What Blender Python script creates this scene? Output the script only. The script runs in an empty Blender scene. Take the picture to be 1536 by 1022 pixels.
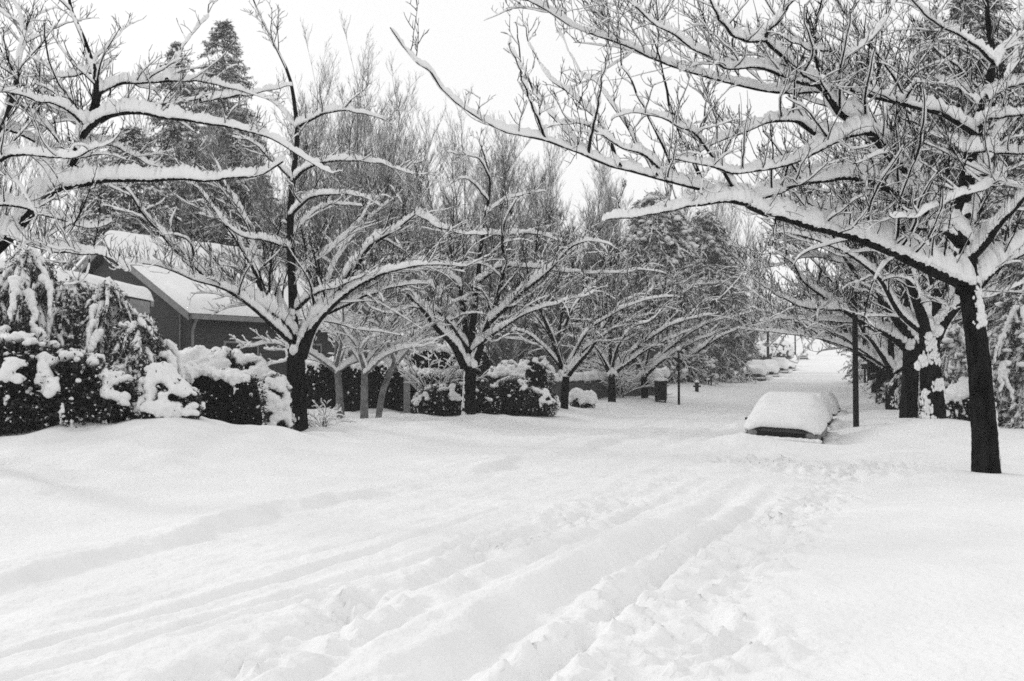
import bpy, bmesh, math, random
import numpy as np
from mathutils import Vector, noise as mnoise

# ------------------------------------------------------------------ camera, sky, light
F, CX, CY, HOR = 1493.0, 768.0, 511.0, 560.0
CAMZ = 1.6
PITCH = math.atan((HOR - CY) / F)
scn = bpy.context.scene
col = scn.collection
cd = bpy.data.cameras.new("camera")
cam = bpy.data.objects.new("camera", cd)
col.objects.link(cam)
cam.location = (0, 0, CAMZ)
cam.rotation_euler = (math.pi / 2 + PITCH, 0, 0)
cd.sensor_width = 36.0
cd.lens = F / 1536 * 36.0
cd.clip_end = 3000
cd.clip_start = 0.1
scn.camera = cam

SUN_EL, SUN_AZ = math.radians(30), math.radians(-62)
world = bpy.data.worlds.new("World")
scn.world = world
world.use_nodes = True
wn = world.node_tree
for n in list(wn.nodes):
    wn.nodes.remove(n)
sky = wn.nodes.new('ShaderNodeTexSky')
sky.sky_type = 'NISHITA'
sky.sun_disc = False
sky.sun_elevation = SUN_EL
sky.sun_rotation = SUN_AZ
sky.dust_density = 6.0
sky.air_density = 1.0
bw = wn.nodes.new('ShaderNodeRGBToBW')
cloud = wn.nodes.new('ShaderNodeMix')          # closed cloud layer in front of the clear sky
cloud.data_type = 'RGBA'
cloud.inputs[0].default_value = 0.88
cloud.inputs[7].default_value = (10.6, 10.6, 10.6, 1)
bg = wn.nodes.new('ShaderNodeBackground')
bg.inputs[1].default_value = 0.10
wo = wn.nodes.new('ShaderNodeOutputWorld')
wn.links.new(sky.outputs[0], bw.inputs[0])
wn.links.new(bw.outputs[0], cloud.inputs[6])
wn.links.new(cloud.outputs[2], bg.inputs[0])
wn.links.new(bg.outputs[0], wo.inputs[0])

sd = bpy.data.lights.new("sun", 'SUN')
sd.energy = 0.78
sd.angle = math.radians(11)
sd.color = (1, 1, 1)
sun = bpy.data.objects.new("sun", sd)
col.objects.link(sun)
sun.rotation_euler = (math.pi / 2 - SUN_EL, 0, -SUN_AZ + math.pi)
# sun direction comes from the upper left, a little ahead of the camera
d = Vector((math.sin(SUN_AZ) * math.cos(SUN_EL), math.cos(SUN_AZ) * math.cos(SUN_EL), math.sin(SUN_EL)))
sun.rotation_euler = d.to_track_quat('Z', 'Y').to_euler()

scn.view_settings.view_transform = 'Standard'
scn.view_settings.look = 'None'
scn.view_settings.exposure = 0.04
scn.view_settings.gamma = 1.0
scn.render.engine = 'CYCLES'
scn.cycles.max_bounces = 6
scn.cycles.diffuse_bounces = 4
scn.cycles.glossy_bounces = 2
scn.cycles.transmission_bounces = 2
scn.cycles.volume_bounces = 1
scn.cycles.use_denoising = False
scn.cycles.filter_width = 1.7

def W(px, py, d):
    """a point at depth d metres in the world"""
    u = (px - CX) / F
    v = (CY - py) / F
    y = math.cos(PITCH) - math.sin(PITCH) * v
    z = math.sin(PITCH) + math.cos(PITCH) * v
    s = d / y
    return np.array((u * s, d, CAMZ + z * s))

# ------------------------------------------------------------------ noise
def perlin(x, y, seed=0):
    r = np.random.RandomState(seed)
    perm = r.permutation(256)
    ang = r.rand(256) * 2 * np.pi
    gx, gy = np.cos(ang), np.sin(ang)
    xi = np.floor(x).astype(int); yi = np.floor(y).astype(int)
    xf = x - xi; yf = y - yi
    def g(ix, iy, fx, fy):
        h = perm[(perm[ix & 255] + iy) & 255]
        return gx[h] * fx + gy[h] * fy
    u = xf ** 3 * (xf * (xf * 6 - 15) + 10); v = yf ** 3 * (yf * (yf * 6 - 15) + 10)
    a = g(xi, yi, xf, yf); b = g(xi + 1, yi, xf - 1, yf)
    c = g(xi, yi + 1, xf, yf - 1); d_ = g(xi + 1, yi + 1, xf - 1, yf - 1)
    return (a + u * (b - a)) + v * ((c + u * (d_ - c)) - (a + u * (b - a)))

def sstep(a, b, x):
    t = np.clip((x - a) / (b - a), 0, 1)
    return t * t * (3 - 2 * t)

# ------------------------------------------------------------------ materials
def new_mat(name):
    m = bpy.data.materials.new(name)
    m.use_nodes = True
    return m, m.node_tree, m.node_tree.nodes['Principled BSDF']

def grey(v):
    return (v, v, v, 1)

def noise_mat(name, lo, hi, scale=8.0, rough=0.8, bump=0.0, bscale=None, bdist=0.02, spec=0.3, detail=4, stretch=None):
    m, nt, b = new_mat(name)
    tc = nt.nodes.new('ShaderNodeTexCoord')
    mp = nt.nodes.new('ShaderNodeMapping')
    if stretch:
        mp.inputs['Scale'].default_value = stretch
    nt.links.new(tc.outputs['Object'], mp.inputs[0])
    nz = nt.nodes.new('ShaderNodeTexNoise')
    nz.inputs['Scale'].default_value = scale
    nz.inputs['Detail'].default_value = detail
    nt.links.new(mp.outputs[0], nz.inputs['Vector'])
    cr = nt.nodes.new('ShaderNodeValToRGB')
    cr.color_ramp.elements[0].position = 0.32
    cr.color_ramp.elements[1].position = 0.68
    cr.color_ramp.elements[0].color = grey(lo)
    cr.color_ramp.elements[1].color = grey(hi)
    nt.links.new(nz.outputs[0], cr.inputs[0])
    nt.links.new(cr.outputs[0], b.inputs['Base Color'])
    b.inputs['Roughness'].default_value = rough
    b.inputs['Specular IOR Level'].default_value = spec
    if bump:
        n2 = nt.nodes.new('ShaderNodeTexNoise')
        n2.inputs['Scale'].default_value = bscale or scale * 3
        n2.inputs['Detail'].default_value = 5
        nt.links.new(mp.outputs[0], n2.inputs['Vector'])
        bp = nt.nodes.new('ShaderNodeBump')
        bp.inputs['Strength'].default_value = bump
        bp.inputs['Distance'].default_value = bdist
        nt.links.new(n2.outputs[0], bp.inputs['Height'])
        nt.links.new(bp.outputs[0], b.inputs['Normal'])
    return m

M_SNOW = noise_mat("snow", 0.80, 0.86, 3.0, 0.9, 0.7, 26.0, 0.03, 0.15)
M_GROUND = noise_mat("ground_snow", 0.80, 0.86, 1.3, 0.9, 0.8, 16.0, 0.03, 0.15, detail=6)
M_BARK = noise_mat("bark", 0.002, 0.018, 9.0, 1.0, 0.8, 30.0, 0.03, 0.02, stretch=(1, 1, 0.35))
M_TWIG = noise_mat("twig_bark", 0.004, 0.012, 6.0, 1.0, spec=0.02)
M_HAZEBARK = noise_mat("haze_pale_bark", 0.09, 0.18, 4.0, 0.95, spec=0.1)  # bark colour lightened so the far wood fades as if in haze
M_PALEBARK = noise_mat("pale_bark", 0.10, 0.24, 7.0, 0.9, 0.6, 25.0, 0.02, 0.1)
M_CORE_SHADE = noise_mat("shrub_core_shade", 0.003, 0.008, 9.0, 0.95, 0.8, 20, 0.04, 0.05)  # near-black: the shade inside the shrubs put into the colour
M_LEAF = noise_mat("evergreen_leaf", 0.018, 0.07, 14.0, 0.85, spec=0.1)
M_HAZENEEDLE = noise_mat("haze_pale_needle", 0.05, 0.13, 7.0, 0.9, spec=0.1)  # needle colour raised to paint in the paling of distant haze
M_POLE = noise_mat("dark_pole", 0.008, 0.016, 5.0, 0.8, 0.3, 20, 0.01, 0.15)
M_WALL = noise_mat("house_siding", 0.055, 0.075, 3.0, 0.9, 0.4, 18, 0.02, 0.1, stretch=(0.4, 0.4, 5))
M_TRIM = noise_mat("painted_trim", 0.20, 0.26, 4.0, 0.7)
M_GLASSDARK = noise_mat("window_glass", 0.01, 0.02, 1.0, 0.15, spec=0.6)
M_PAINT = noise_mat("car_paint", 0.10, 0.13, 2.0, 0.45, spec=0.5)
M_DPAINT = noise_mat("dark_car_paint", 0.03, 0.045, 2.0, 0.45, spec=0.5)
M_RUBBER = noise_mat("rubber", 0.012, 0.02, 9.0, 0.9, spec=0.1)
M_CHROME = noise_mat("dull_metal", 0.14, 0.2, 9.0, 0.45, spec=0.5)
M_STONE = noise_mat("garden_wall_stone", 0.05, 0.12, 6.0, 0.9, 0.6, 14, 0.03, 0.1)

# ------------------------------------------------------------------ mesh helpers
class Acc:
    def __init__(s):
        s.v = []; s.q = []; s.t = []; s.n = 0
    def add(s, v, q=None, t=None):
        v = np.asarray(v, dtype=np.float64).reshape(-1, 3)
        if q is not None and len(q): s.q.append(np.asarray(q, dtype=np.int64).reshape(-1, 4) + s.n)
        if t is not None and len(t): s.t.append(np.asarray(t, dtype=np.int64).reshape(-1, 3) + s.n)
        s.v.append(v); s.n += len(v)
    def build(s, name, mat, parent=None, origin=(0, 0, 0), smooth=True):
        v = np.concatenate(s.v) - np.asarray(origin, dtype=float)
        q = np.concatenate(s.q) if s.q else np.zeros((0, 4), int)
        t = np.concatenate(s.t) if s.t else np.zeros((0, 3), int)
        me = bpy.data.meshes.new(name)
        me.vertices.add(len(v)); me.vertices.foreach_set('co', v.ravel())
        li = np.concatenate([q.ravel(), t.ravel()])
        me.loops.add(len(li)); me.loops.foreach_set('vertex_index', li)
        ls = np.concatenate([np.arange(len(q)) * 4, len(q) * 4 + np.arange(len(t)) * 3])
        me.polygons.add(len(ls)); me.polygons.foreach_set('loop_start', ls)
        me.polygons.foreach_set('use_smooth', np.full(len(ls), smooth))
        me.update(calc_edges=True); me.validate()
        me.materials.append(mat)
        o = bpy.data.objects.new(name, me)
        col.objects.link(o)
        if parent is not None: o.parent = parent
        return o

def tag(o, label=None, cat=None, group=None, kind=None):
    if label: o['label'] = label
    if cat: o['category'] = cat
    if group: o['group'] = group
    if kind: o['kind'] = kind
    return o

def thing(name, label, cat, loc=(0, 0, 0), group=None, rz=0.0):
    o = bpy.data.objects.new(name, None)
    o.empty_display_size = 0.3
    col.objects.link(o)
    o.location = tuple(float(c) for c in loc)
    o.rotation_euler = (0, 0, rz)
    return tag(o, label, cat, group)

def copy_thing(root, name_loc, rz=0.0, scale=1.0, label=None, group=None):
    r = root.copy(); col.objects.link(r)
    r.location = tuple(float(c) for c in name_loc); r.rotation_euler = (0, 0, rz)
    r.scale = (scale,) * 3 if not hasattr(scale, '__len__') else scale
    if label: r['label'] = label
    if group: r['group'] = group
    for ch in list(root.children):
        c = ch.copy(); col.objects.link(c); c.parent = r
        for g in ch.children:
            g2 = g.copy(); col.objects.link(g2); g2.parent = c
    return r

def tubes(acc, P, R, K):
    """P (M,N,3), R (M,N): tubes"""
    if len(P) == 0: return
    M_, N, _ = P.shape
    T = np.gradient(P, axis=1)
    T /= np.linalg.norm(T, axis=2, keepdims=True) + 1e-9
    ref = np.tile(np.array([0.31, 0.77, 0.05]), (M_, 1))
    ref[np.abs(T[:, 0] @ np.array([0.37, 0.92, 0.06])) > 0.9] = (1, -0.3, 0)
    n = ref
    ns = []
    for i in range(N):
        t = T[:, i]
        n = n - (n * t).sum(1, keepdims=True) * t
        n = n / (np.linalg.norm(n, axis=1, keepdims=True) + 1e-9)
        ns.append(n)
    Nn = np.stack(ns, 1)
    B = np.cross(T, Nn)
    a = np.arange(K) / K * 2 * np.pi
    V = P[:, :, None, :] + R[:, :, None, None] * (np.cos(a)[None, None, :, None] * Nn[:, :, None, :] + np.sin(a)[None, None, :, None] * B[:, :, None, :])
    acc.add(V, ring_faces(M_, N, K))

def ring_faces(M_, N, K):
    m = np.arange(M_)[:, None, None] * (N * K); i = np.arange(N - 1)[None, :, None] * K; k = np.arange(K)[None, None, :]
    k2 = (k + 1) % K
    return np.stack([m + i + k, m + i + k2, m + i + K + k2, m + i + K + k], -1).reshape(-1, 4)

def refine(P, R, m):
    """linear+smooth refinement of (M,N,3) by factor m"""
    M_, N, _ = P.shape
    N2 = (N - 1) * m + 1
    x = np.linspace(0, N - 1, N2); i = np.minimum(x.astype(int), N - 2); f = (x - i)
    g = lambda j: P[:, np.clip(j, 0, N - 1)]
    f_ = f[None, :, None]
    p0, p1, p2, p3 = g(i - 1), g(i), g(i + 1), g(i + 2)
    P2 = 0.5 * ((2 * p1) + (-p0 + p2) * f_ + (2 * p0 - 5 * p1 + 4 * p2 - p3) * f_ ** 2 + (-p0 + 3 * p1 - 3 * p2 + p3) * f_ ** 3)
    R2 = R[:, i] * (1 - f) + R[:, np.minimum(i + 1, N - 1)] * f
    return P2, R2

def snow_on(acc, P, R, rng, hb=0.012, hk=2.6, hmax=0.23, K=6, m=2, gaps=0.12, lo=0.30, hi=0.75, edge=0.14):
    """piled snow ridges on the upper side of branches"""
    if len(P) == 0: return
    P, R = refine(P, R, m)
    M_, N, _ = P.shape
    T = np.gradient(P, axis=1)
    T /= np.linalg.norm(T, axis=2, keepdims=True) + 1e-9
    hz = np.sqrt(T[..., 0] ** 2 + T[..., 1] ** 2)
    side = np.stack([T[..., 1], -T[..., 0], np.zeros_like(hz)], -1)
    side /= np.linalg.norm(side, axis=2, keepdims=True) + 1e-6
    f = sstep(lo, hi, hz)
    nz = 0.8 + 0.45 * rng.rand(M_, N)
    slit = rng.rand(M_, N) < gaps
    nz[slit] *= 0.25 + 0.35 * rng.rand(slit.sum())
    lowf = rng.rand(M_, max(2, N // 6 + 2)); xx = np.linspace(0, lowf.shape[1] - 1.001, N); i_ = xx.astype(int)
    nz = nz * (0.62 + 0.6 * (lowf[:, i_] * (1 - (xx - i_)) + lowf[:, i_ + 1] * (xx - i_)))
    h = np.minimum(hb + hk * R, hmax) * f * nz
    fl = np.ones(N); fl[0] = 0.3; fl[-1] = 0.0
    h = h * fl[None]
    on = np.clip(h / 0.01, 0, 1)
    w = (R * 1.04 + h * 0.26) * on
    deg = {6: [-8, 22, 64, 116, 158, 188], 4: [-4, 58, 122, 184], 8: [-8, 10, 38, 70, 110, 142, 170, 188]}[K]
    a = np.radians(deg)
    ca = np.cos(a)[None, None, :, None]; sa = np.sin(a)[None, None, :]
    up = np.where(sa > 0, sa * (h + R * on)[..., None], sa * (R * 0.9 * on)[..., None])
    lump = 1 + edge * (rng.rand(M_, N, len(deg)) - 0.5)
    sag = np.zeros((M_, N, len(deg))); sag[:, :, 0] = sag[:, :, -1] = 1
    sag = sag * (rng.rand(M_, N, 1) ** 2) * (np.minimum(h, R) * on * .45)[..., None]
    V = P[:, :, None, :] + side[:, :, None, :] * ca * (w[..., None] * lump)[..., None]
    V[..., 2] += up * lump - sag
    acc.add(V, ring_faces(M_, N, K))

_ico = {}
def ico(sub):
    if sub not in _ico:
        bm = bmesh.new(); bmesh.ops.create_icosphere(bm, subdivisions=sub, radius=1.0)
        _ico[sub] = (np.array([v.co[:] for v in bm.verts]), np.array([[v.index for v in f.verts] for f in bm.faces]))
        bm.free()
    return _ico[sub]

def blobs(acc, C, S, rng, sub=2, rough=0.18, rot=None):
    """C (n,3) centres, S (n,3) radii"""
    V, Tt = ico(sub)
    C = np.asarray(C, float).reshape(-1, 3); S = np.asarray(S, float).reshape(-1, 3)
    for i in range(len(C)):
        ph = rng.rand(3) * 50
        nn = 1 + rough * (np.sin(V[:, 0] * 3.1 + ph[0]) * np.sin(V[:, 1] * 2.7 + ph[1]) + 0.7 * np.sin(V[:, 2] * 5 + ph[2]) * np.sin(V[:, 0] * 5.3 + ph[1])) + rough * 0.4 * (rng.rand(len(V)) - 0.5)
        a = rng.rand() * 6.28 if rot is None else rot[i]
        X = V * nn[:, None] * S[i]
        c, s = math.cos(a), math.sin(a)
        X = np.stack([X[:, 0] * c - X[:, 1] * s, X[:, 0] * s + X[:, 1] * c, X[:, 2]], 1)
        acc.add(X + C[i], t=Tt)

def cards(acc, C, L, Wd, D, rng):
    """leaf shaped quads at C along directions D, length L, width Wd"""
    n = len(C)
    D = D / (np.linalg.norm(D, axis=1, keepdims=True) + 1e-9)
    r = rng.randn(n, 3); s = np.cross(D, r); s /= np.linalg.norm(s, axis=1, keepdims=True) + 1e-9
    L = np.asarray(L)[:, None] if np.ndim(L) else L; Wd = np.asarray(Wd)[:, None] if np.ndim(Wd) else Wd
    nn = np.cross(D, s)
    V = np.stack([C, C + D * L * .5 + s * Wd * .5, C + D * L + nn * L * 0.08, C + D * L * .5 - s * Wd * .5], 1)
    acc.add(V, (np.arange(n) * 4)[:, None] + np.arange(4)[None])

def remesh(o, voxel, smooth_it=2, jag=0.0):
    m = o.modifiers.new("fuse", 'REMESH'); m.mode = 'VOXEL'; m.voxel_size = voxel; m.use_smooth_shade = True
    if jag:
        if 'lumps' not in bpy.data.textures:
            tx = bpy.data.textures.new('lumps', 'CLOUDS'); tx.noise_scale = .13; tx.noise_depth = 3
        dm = o.modifiers.new("lumps", 'DISPLACE'); dm.texture = bpy.data.textures['lumps']; dm.strength = jag; dm.mid_level = .5; dm.texture_coords = 'LOCAL'
    if smooth_it:
        s = o.modifiers.new("soften", 'SMOOTH'); s.iterations = smooth_it; s.factor = 0.5
    return o

def box(acc, c, s, rz=0.0, taper=1.0):
    hx, hy, hz = s[0] / 2, s[1] / 2, s[2] / 2
    v = []
    for z, k in ((-hz, 1.0), (hz, taper)):
        for x, y in ((-hx, -hy), (hx, -hy), (hx, hy), (-hx, hy)):
            x, y = x * k, y * k
            v.append((c[0] + x * math.cos(rz) - y * math.sin(rz), c[1] + x * math.sin(rz) + y * math.cos(rz), c[2] + z))
    acc.add(v, [(0, 3, 2, 1), (4, 5, 6, 7), (0, 1, 5, 4), (1, 2, 6, 5), (2, 3, 7, 6), (3, 0, 4, 7)])

def bevel(o, w=0.01, seg=2):
    m = o.modifiers.new("edge", 'BEVEL'); m.width = w; m.segments = seg; m.limit_method = 'ANGLE'
    return o

# ------------------------------------------------------------------ terrain
_cy = np.array([-40, 0, 7, 15, 22, 30, 45, 72, 110, 170, 250, 600])
_cx = np.array([-18, -3.7, -1.3, 1.3, 3.0, 6.0, 11.2, 20.3, 32.5, 51, 76, 183])
def xc(y): return np.interp(y, _cy, _cx)
_zy = np.array([-60, 20, 40, 46, 52, 60, 72, 100, 135, 170, 210, 255, 300, 360, 700])
_zz = np.array([0, 0, 0.06, 0.15, 0.42, 0.78, 1.12, 1.95, 2.9, 3.9, 6.3, 10.2, 12.5, 13.0, 13.0])
def smooth_interp(y, a, b):
    return (np.interp(y - 2.5, a, b) + np.interp(y, a, b) + np.interp(y + 2.5, a, b)) / 3

def gpt(px, py):
    dd = CAMZ * F / (py - HOR)
    return ((px - CX) / F * dd, dd)

def line_dist(x, y, pts):
    """signed distance (positive on the right of travel) and param along the polyline"""
    best = np.full(x.shape, 1e9); sg = np.zeros(x.shape); tt = np.zeros(x.shape)
    n = len(pts) - 1
    for i in range(n):
        ax, ay = pts[i]; bx, by = pts[i + 1]
        ux, uy = bx - ax, by - ay; L2 = ux * ux + uy * uy
        tr = ((x - ax) * ux + (y - ay) * uy) / L2
        t = np.clip(tr, 0, 1)
        dx, dy = x - ax - t * ux, y - ay - t * uy
        dd = np.sqrt(dx * dx + dy * dy)
        cr = (ux * (y - ay) - uy * (x - ax))
        m = dd < best
        best = np.where(m, dd, best); sg = np.where(m, np.where(cr < 0, 1.0, -1.0), sg); tt = np.where(m, (i + t) / n, tt)
    return best, sg, tt

RUT_A = [gpt(-260, 1050), gpt(0, 980), gpt(250, 918), gpt(400, 878), gpt(560, 830), gpt(780, 755), gpt(930, 705)]
RUT_B = [gpt(-200, 1075), gpt(0, 1018), gpt(330, 925), gpt(480, 884), gpt(640, 838), gpt(830, 768)]
RUT_C = [gpt(150, 1080), gpt(420, 960), gpt(600, 880), gpt(760, 812), gpt(900, 765), gpt(985, 728), gpt(1085, 695)]
RUT_D = [gpt(500, 1120), gpt(650, 1015), gpt(770, 925), gpt(900, 853), gpt(1020, 790), gpt(1095, 742), gpt(1150, 705)]
RUT_E = [gpt(700, 1100), gpt(800, 990), gpt(880, 915), gpt(970, 865), gpt(1060, 805), gpt(1160, 745)]
RUT_F = [gpt(960, 1060), gpt(1010, 960), gpt(1070, 880), gpt(1120, 830), gpt(1200, 770), gpt(1250, 715), gpt(1400, 692)]
RUT_G = [gpt(1085, 692), gpt(1150, 688), gpt(1250, 705), gpt(1330, 695), gpt(1420, 690)]
BERM = [gpt(-420, 990), gpt(0, 888), gpt(200, 835), gpt(430, 773), gpt(640, 728), gpt(840, 680), gpt(960, 655), gpt(1010, 640)]

TREE_BASES = []   # (x, y, r) mounds and wells
def H(x, y, fine=True):
    x = np.asarray(x, float); y = np.asarray(y, float)
    z = smooth_interp(y, _zy, _zz)
    t = x - xc(y)
    # left verge and gardens rise
    z = z + 0.20 * sstep(3.6, 6.5, -t) * sstep(-2, 14, y) + 0.50 * sstep(7, 30, -t) * sstep(10, 26, y)
    # bank in front of the shrubs
    z = z + 0.60 * np.exp(-((x + 7.2) / 3.2) ** 2 - ((y - 18.4) / 2.4) ** 2) + 0.10 * np.exp(-((x + 4.0) / 2.2) ** 2 - ((y - 17.0) / 2.2) ** 2)
    z = z + 0.30 * np.exp(-((x + 9.5) / 2.6) ** 2 - ((y - 11.0) / 3.0) ** 2)
    # right verge
    z = z + 0.12 * sstep(3.5, 5.5, t) + 0.25 * sstep(7, 16, t) * sstep(8, 40, y)
    z = z - .24 * np.exp(-((x - 7.8) / 2.6) ** 2 - ((y - 15.6) / 3.2) ** 2) - .22 * np.exp(-((x + 5.1) / 1.5) ** 2 - ((y - 23.2) / 2.0) ** 2)
    z = z + 0.34 * np.exp(-((x - 10.0) / 1.6) ** 2 - ((y - 23.3) / 1.5) ** 2)
    z = z + 0.10 * np.exp(-((x - 5.2) / 2.2) ** 2 - ((y - 10.5) / 1.4) ** 2) + 0.08 * np.exp(-((x - 3.0) / 0.9) ** 2 - ((y - 7.6) / 0.5) ** 2)
    # valley sides beyond the gardens
    z = z + 1.6 * sstep(25, 120, np.abs(t)) * sstep(30, 90, y)
    z = z + .20 * perlin(x * .75, y * .7, 88) * sstep(4.2, 6.5, -t) * (1 - sstep(40, 60, y)) + .07 * perlin(x * 1.9, y * 1.8, 89) * sstep(4.2, 6.5, -t) * (1 - sstep(40, 60, y))
    far = np.clip(60 / (np.abs(y) + 1), 0, 1)
    z = z + 0.10 * perlin(x * .16, y * .16, 1) + 0.05 * perlin(x * .5 + 9, y * .45, 2) * far
    if not fine: return z
    # ploughed edge of the carriageway
    bd, bs, bt = line_dist(x, y, BERM)
    on = sstep(0, .05, bt) * (1 - sstep(.9, 1, bt))
    sdv = bd * bs + 0.22 * perlin(x * 1.1, y * 1.1, 5) + .08 * perlin(x * 4, y * 4, 6)
    left = sstep(0.25, -0.22, sdv) if False else (1 - sstep(-0.16, 0.10, sdv))
    z = z + on * (0.15 * left * np.exp(-np.clip(-sdv, 0, 9) / 2.0)) * (0.7 + 1.6 * perlin(x * .45, y * .45, 9))
    def rut(pts, wid, dep, lump, seed, sc=5.0, ridge=0.0, wob=0.10):
        nonlocal z
        dd, sg, tt = line_dist(x, y, pts)
        e = sstep(0, .04, tt) * (1 - sstep(.62, 1, tt))
        s_ = dd * sg + wob * perlin(x * .9, y * .9, seed + 30)
        g = np.exp(-(s_ / wid) ** 2)
        z = z - dep * 1.35 * g * e
        if ridge:
            z = z + ridge * e * (np.exp(-((s_ - wid * 1.7) / (wid * .7)) ** 2) + np.exp(-((s_ + wid * 1.7) / (wid * .7)) ** 2))
        if lump:
            g2 = np.exp(-(s_ / (wid * 2.0)) ** 2) * e
            n = perlin(x * sc, y * sc * .8, seed) + .55 * perlin(x * sc * 2.3, y * sc * 2, seed + 1)
            cl = perlin(x * 7 + seed, y * 6, seed + 7); z = z + .75 * lump * g2 * sstep(.16, .34, cl)
            z = z + 1.5 * lump * g2 * np.where(n > 0, n * 1.4, n * 1.0) * (0.5 + 1.1 * sstep(-.2, .35, perlin(x * .8, y * .8, seed + 4)))
    rut(RUT_A, .06, .045, 0, 11, ridge=.018, wob=.03)
    rut(RUT_B, .06, .040, 0, 14, ridge=.018, wob=.03)
    rut(RUT_C, .20, .08, .055, 17, 5.5, wob=.2)
    rut(RUT_D, .17, .11, .012, 21, 5, ridge=.045, wob=.12)
    rut([(a_ - .62, b_ + .25) for a_, b_ in RUT_D], .10, .05, .010, 22, 5, ridge=.02, wob=.12)
    rut([(a_ + .48, b_ - .1) for a_, b_ in RUT_D], .09, .05, .012, 23, 6, ridge=.02, wob=.12)
    rut(RUT_E, .17, .09, .055, 25, 6, wob=.15)
    rut(RUT_F, .26, .04, .065, 31, 5.0, wob=.4)
    rut(RUT_G, .45, .02, .09, 35, 3.0, wob=.4)
    for k_, (dx_, sd_) in enumerate(((.9, 71), (1.6, 72), (-.5, 73), (2.3, 74), (3.1, 75))):
        rut([(a_ + dx_ * .8, b_ + .1) for a_, b_ in RUT_A], .05, .016, 0, sd_, ridge=.006, wob=.08)
    # traffic ruffle over the carriageway
    rd = (1 - sstep(2.2, 3.4, np.abs(t + .3))) * sstep(2, 5, y)
    cx_, sx_ = math.cos(.35), math.sin(.35)
    u = x * cx_ - y * sx_; v = x * sx_ + y * cx_
    z = z + rd * far * (0.040 * perlin(u * 2.6, v * .25, 41) + 0.022 * perlin(u * 6, v * 1.4, 42) + .018 * perlin(u * 11, v * 6, 43))
    # long tracks farther up the street
    fr = sstep(17, 24, y) * (1 - sstep(240, 300, y))
    for off, wd, dp in ((-1.5, .22, .05), (-.2, .22, .04), (.9, .25, .05)):
        z = z - fr * dp * np.exp(-((t + .6 - off + .2 * perlin(y * .08, y * 0 + off, 51)) / wd) ** 2)
    nr = 1 - sstep(30, 60, y)
    z = z - nr * .022 * sstep(.46, .62, perlin(x * 3.1 + 4, y * 2.9, 64)) * sstep(2.0, 3.2, np.abs(t))
    z = z + nr * (0.012 * perlin(x * 2.2, y * 2.0, 61) + 0.006 * perlin(x * 6, y * 5, 62))
    z = z + nr * 0.03 * perlin(x * .9, y * 1.6 + 7, 63) * sstep(2.5, 4.5, np.abs(t))
    z = z + .27 * np.exp(-((x - 4.8) / .8) ** 2 - ((y - 21.4) / .8) ** 2) + .12 * np.exp(-((x - 6.0) / 1.2) ** 2 - ((y - 21.0) / .7) ** 2)
    for (bx, by, r) in TREE_BASES:
        q = ((x - bx) ** 2 + (y - by) ** 2)
        z = z + 0.12 * np.exp(-q / (r * 3.4) ** 2)
    return z

def Hs(x, y): return float(H(np.array([x]), np.array([y]), fine=False)[0])

def axis(segs):
    out = [segs[0][0]]
    for a, b, s0, s1 in segs:
        p = a
        while p < b - 1e-6:
            f = (p - a) / (b - a)
            p += s0 + (s1 - s0) * f
            out.append(min(p, b))
    return np.unique(np.round(np.array(out), 5))

# ------------------------------------------------------------------ tree growing
def unit(v): return v / (np.linalg.norm(v, axis=-1, keepdims=True) + 1e-9)

def limb(pts, r0, r1, N=24, wig=0.03, rng=None, pw=0.8):
    pts = np.asarray(pts, float)
    n = len(pts)
    s = np.concatenate([[0], np.cumsum(np.linalg.norm(np.diff(pts, axis=0), axis=1))])
    # catmull rom by arc length
    q = np.linspace(0, s[-1], N)
    i = np.clip(np.searchsorted(s, q, side='right') - 1, 0, n - 2)
    f = ((q - s[i]) / (s[i + 1] - s[i] + 1e-9))[:, None]
    g = lambda j: pts[np.clip(j, 0, n - 1)]
    p0, p1, p2, p3 = g(i - 1), g(i), g(i + 1), g(i + 2)
    P = 0.5 * ((2 * p1) + (-p0 + p2) * f + (2 * p0 - 5 * p1 + 4 * p2 - p3) * f ** 2 + (-p0 + 3 * p1 - 3 * p2 + p3) * f ** 3)
    if rng is not None and wig:
        w = rng.randn(N, 3) * wig; w[0] = 0; w[1:-1] = (w[:-2] + w[1:-1] * 2 + w[2:]) / 4
        P = P + w * np.linspace(0.3, 1, N)[:, None]
    R = r0 + (r1 - r0) * (np.linspace(0, 1, N) ** pw)
    return P, R

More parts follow.
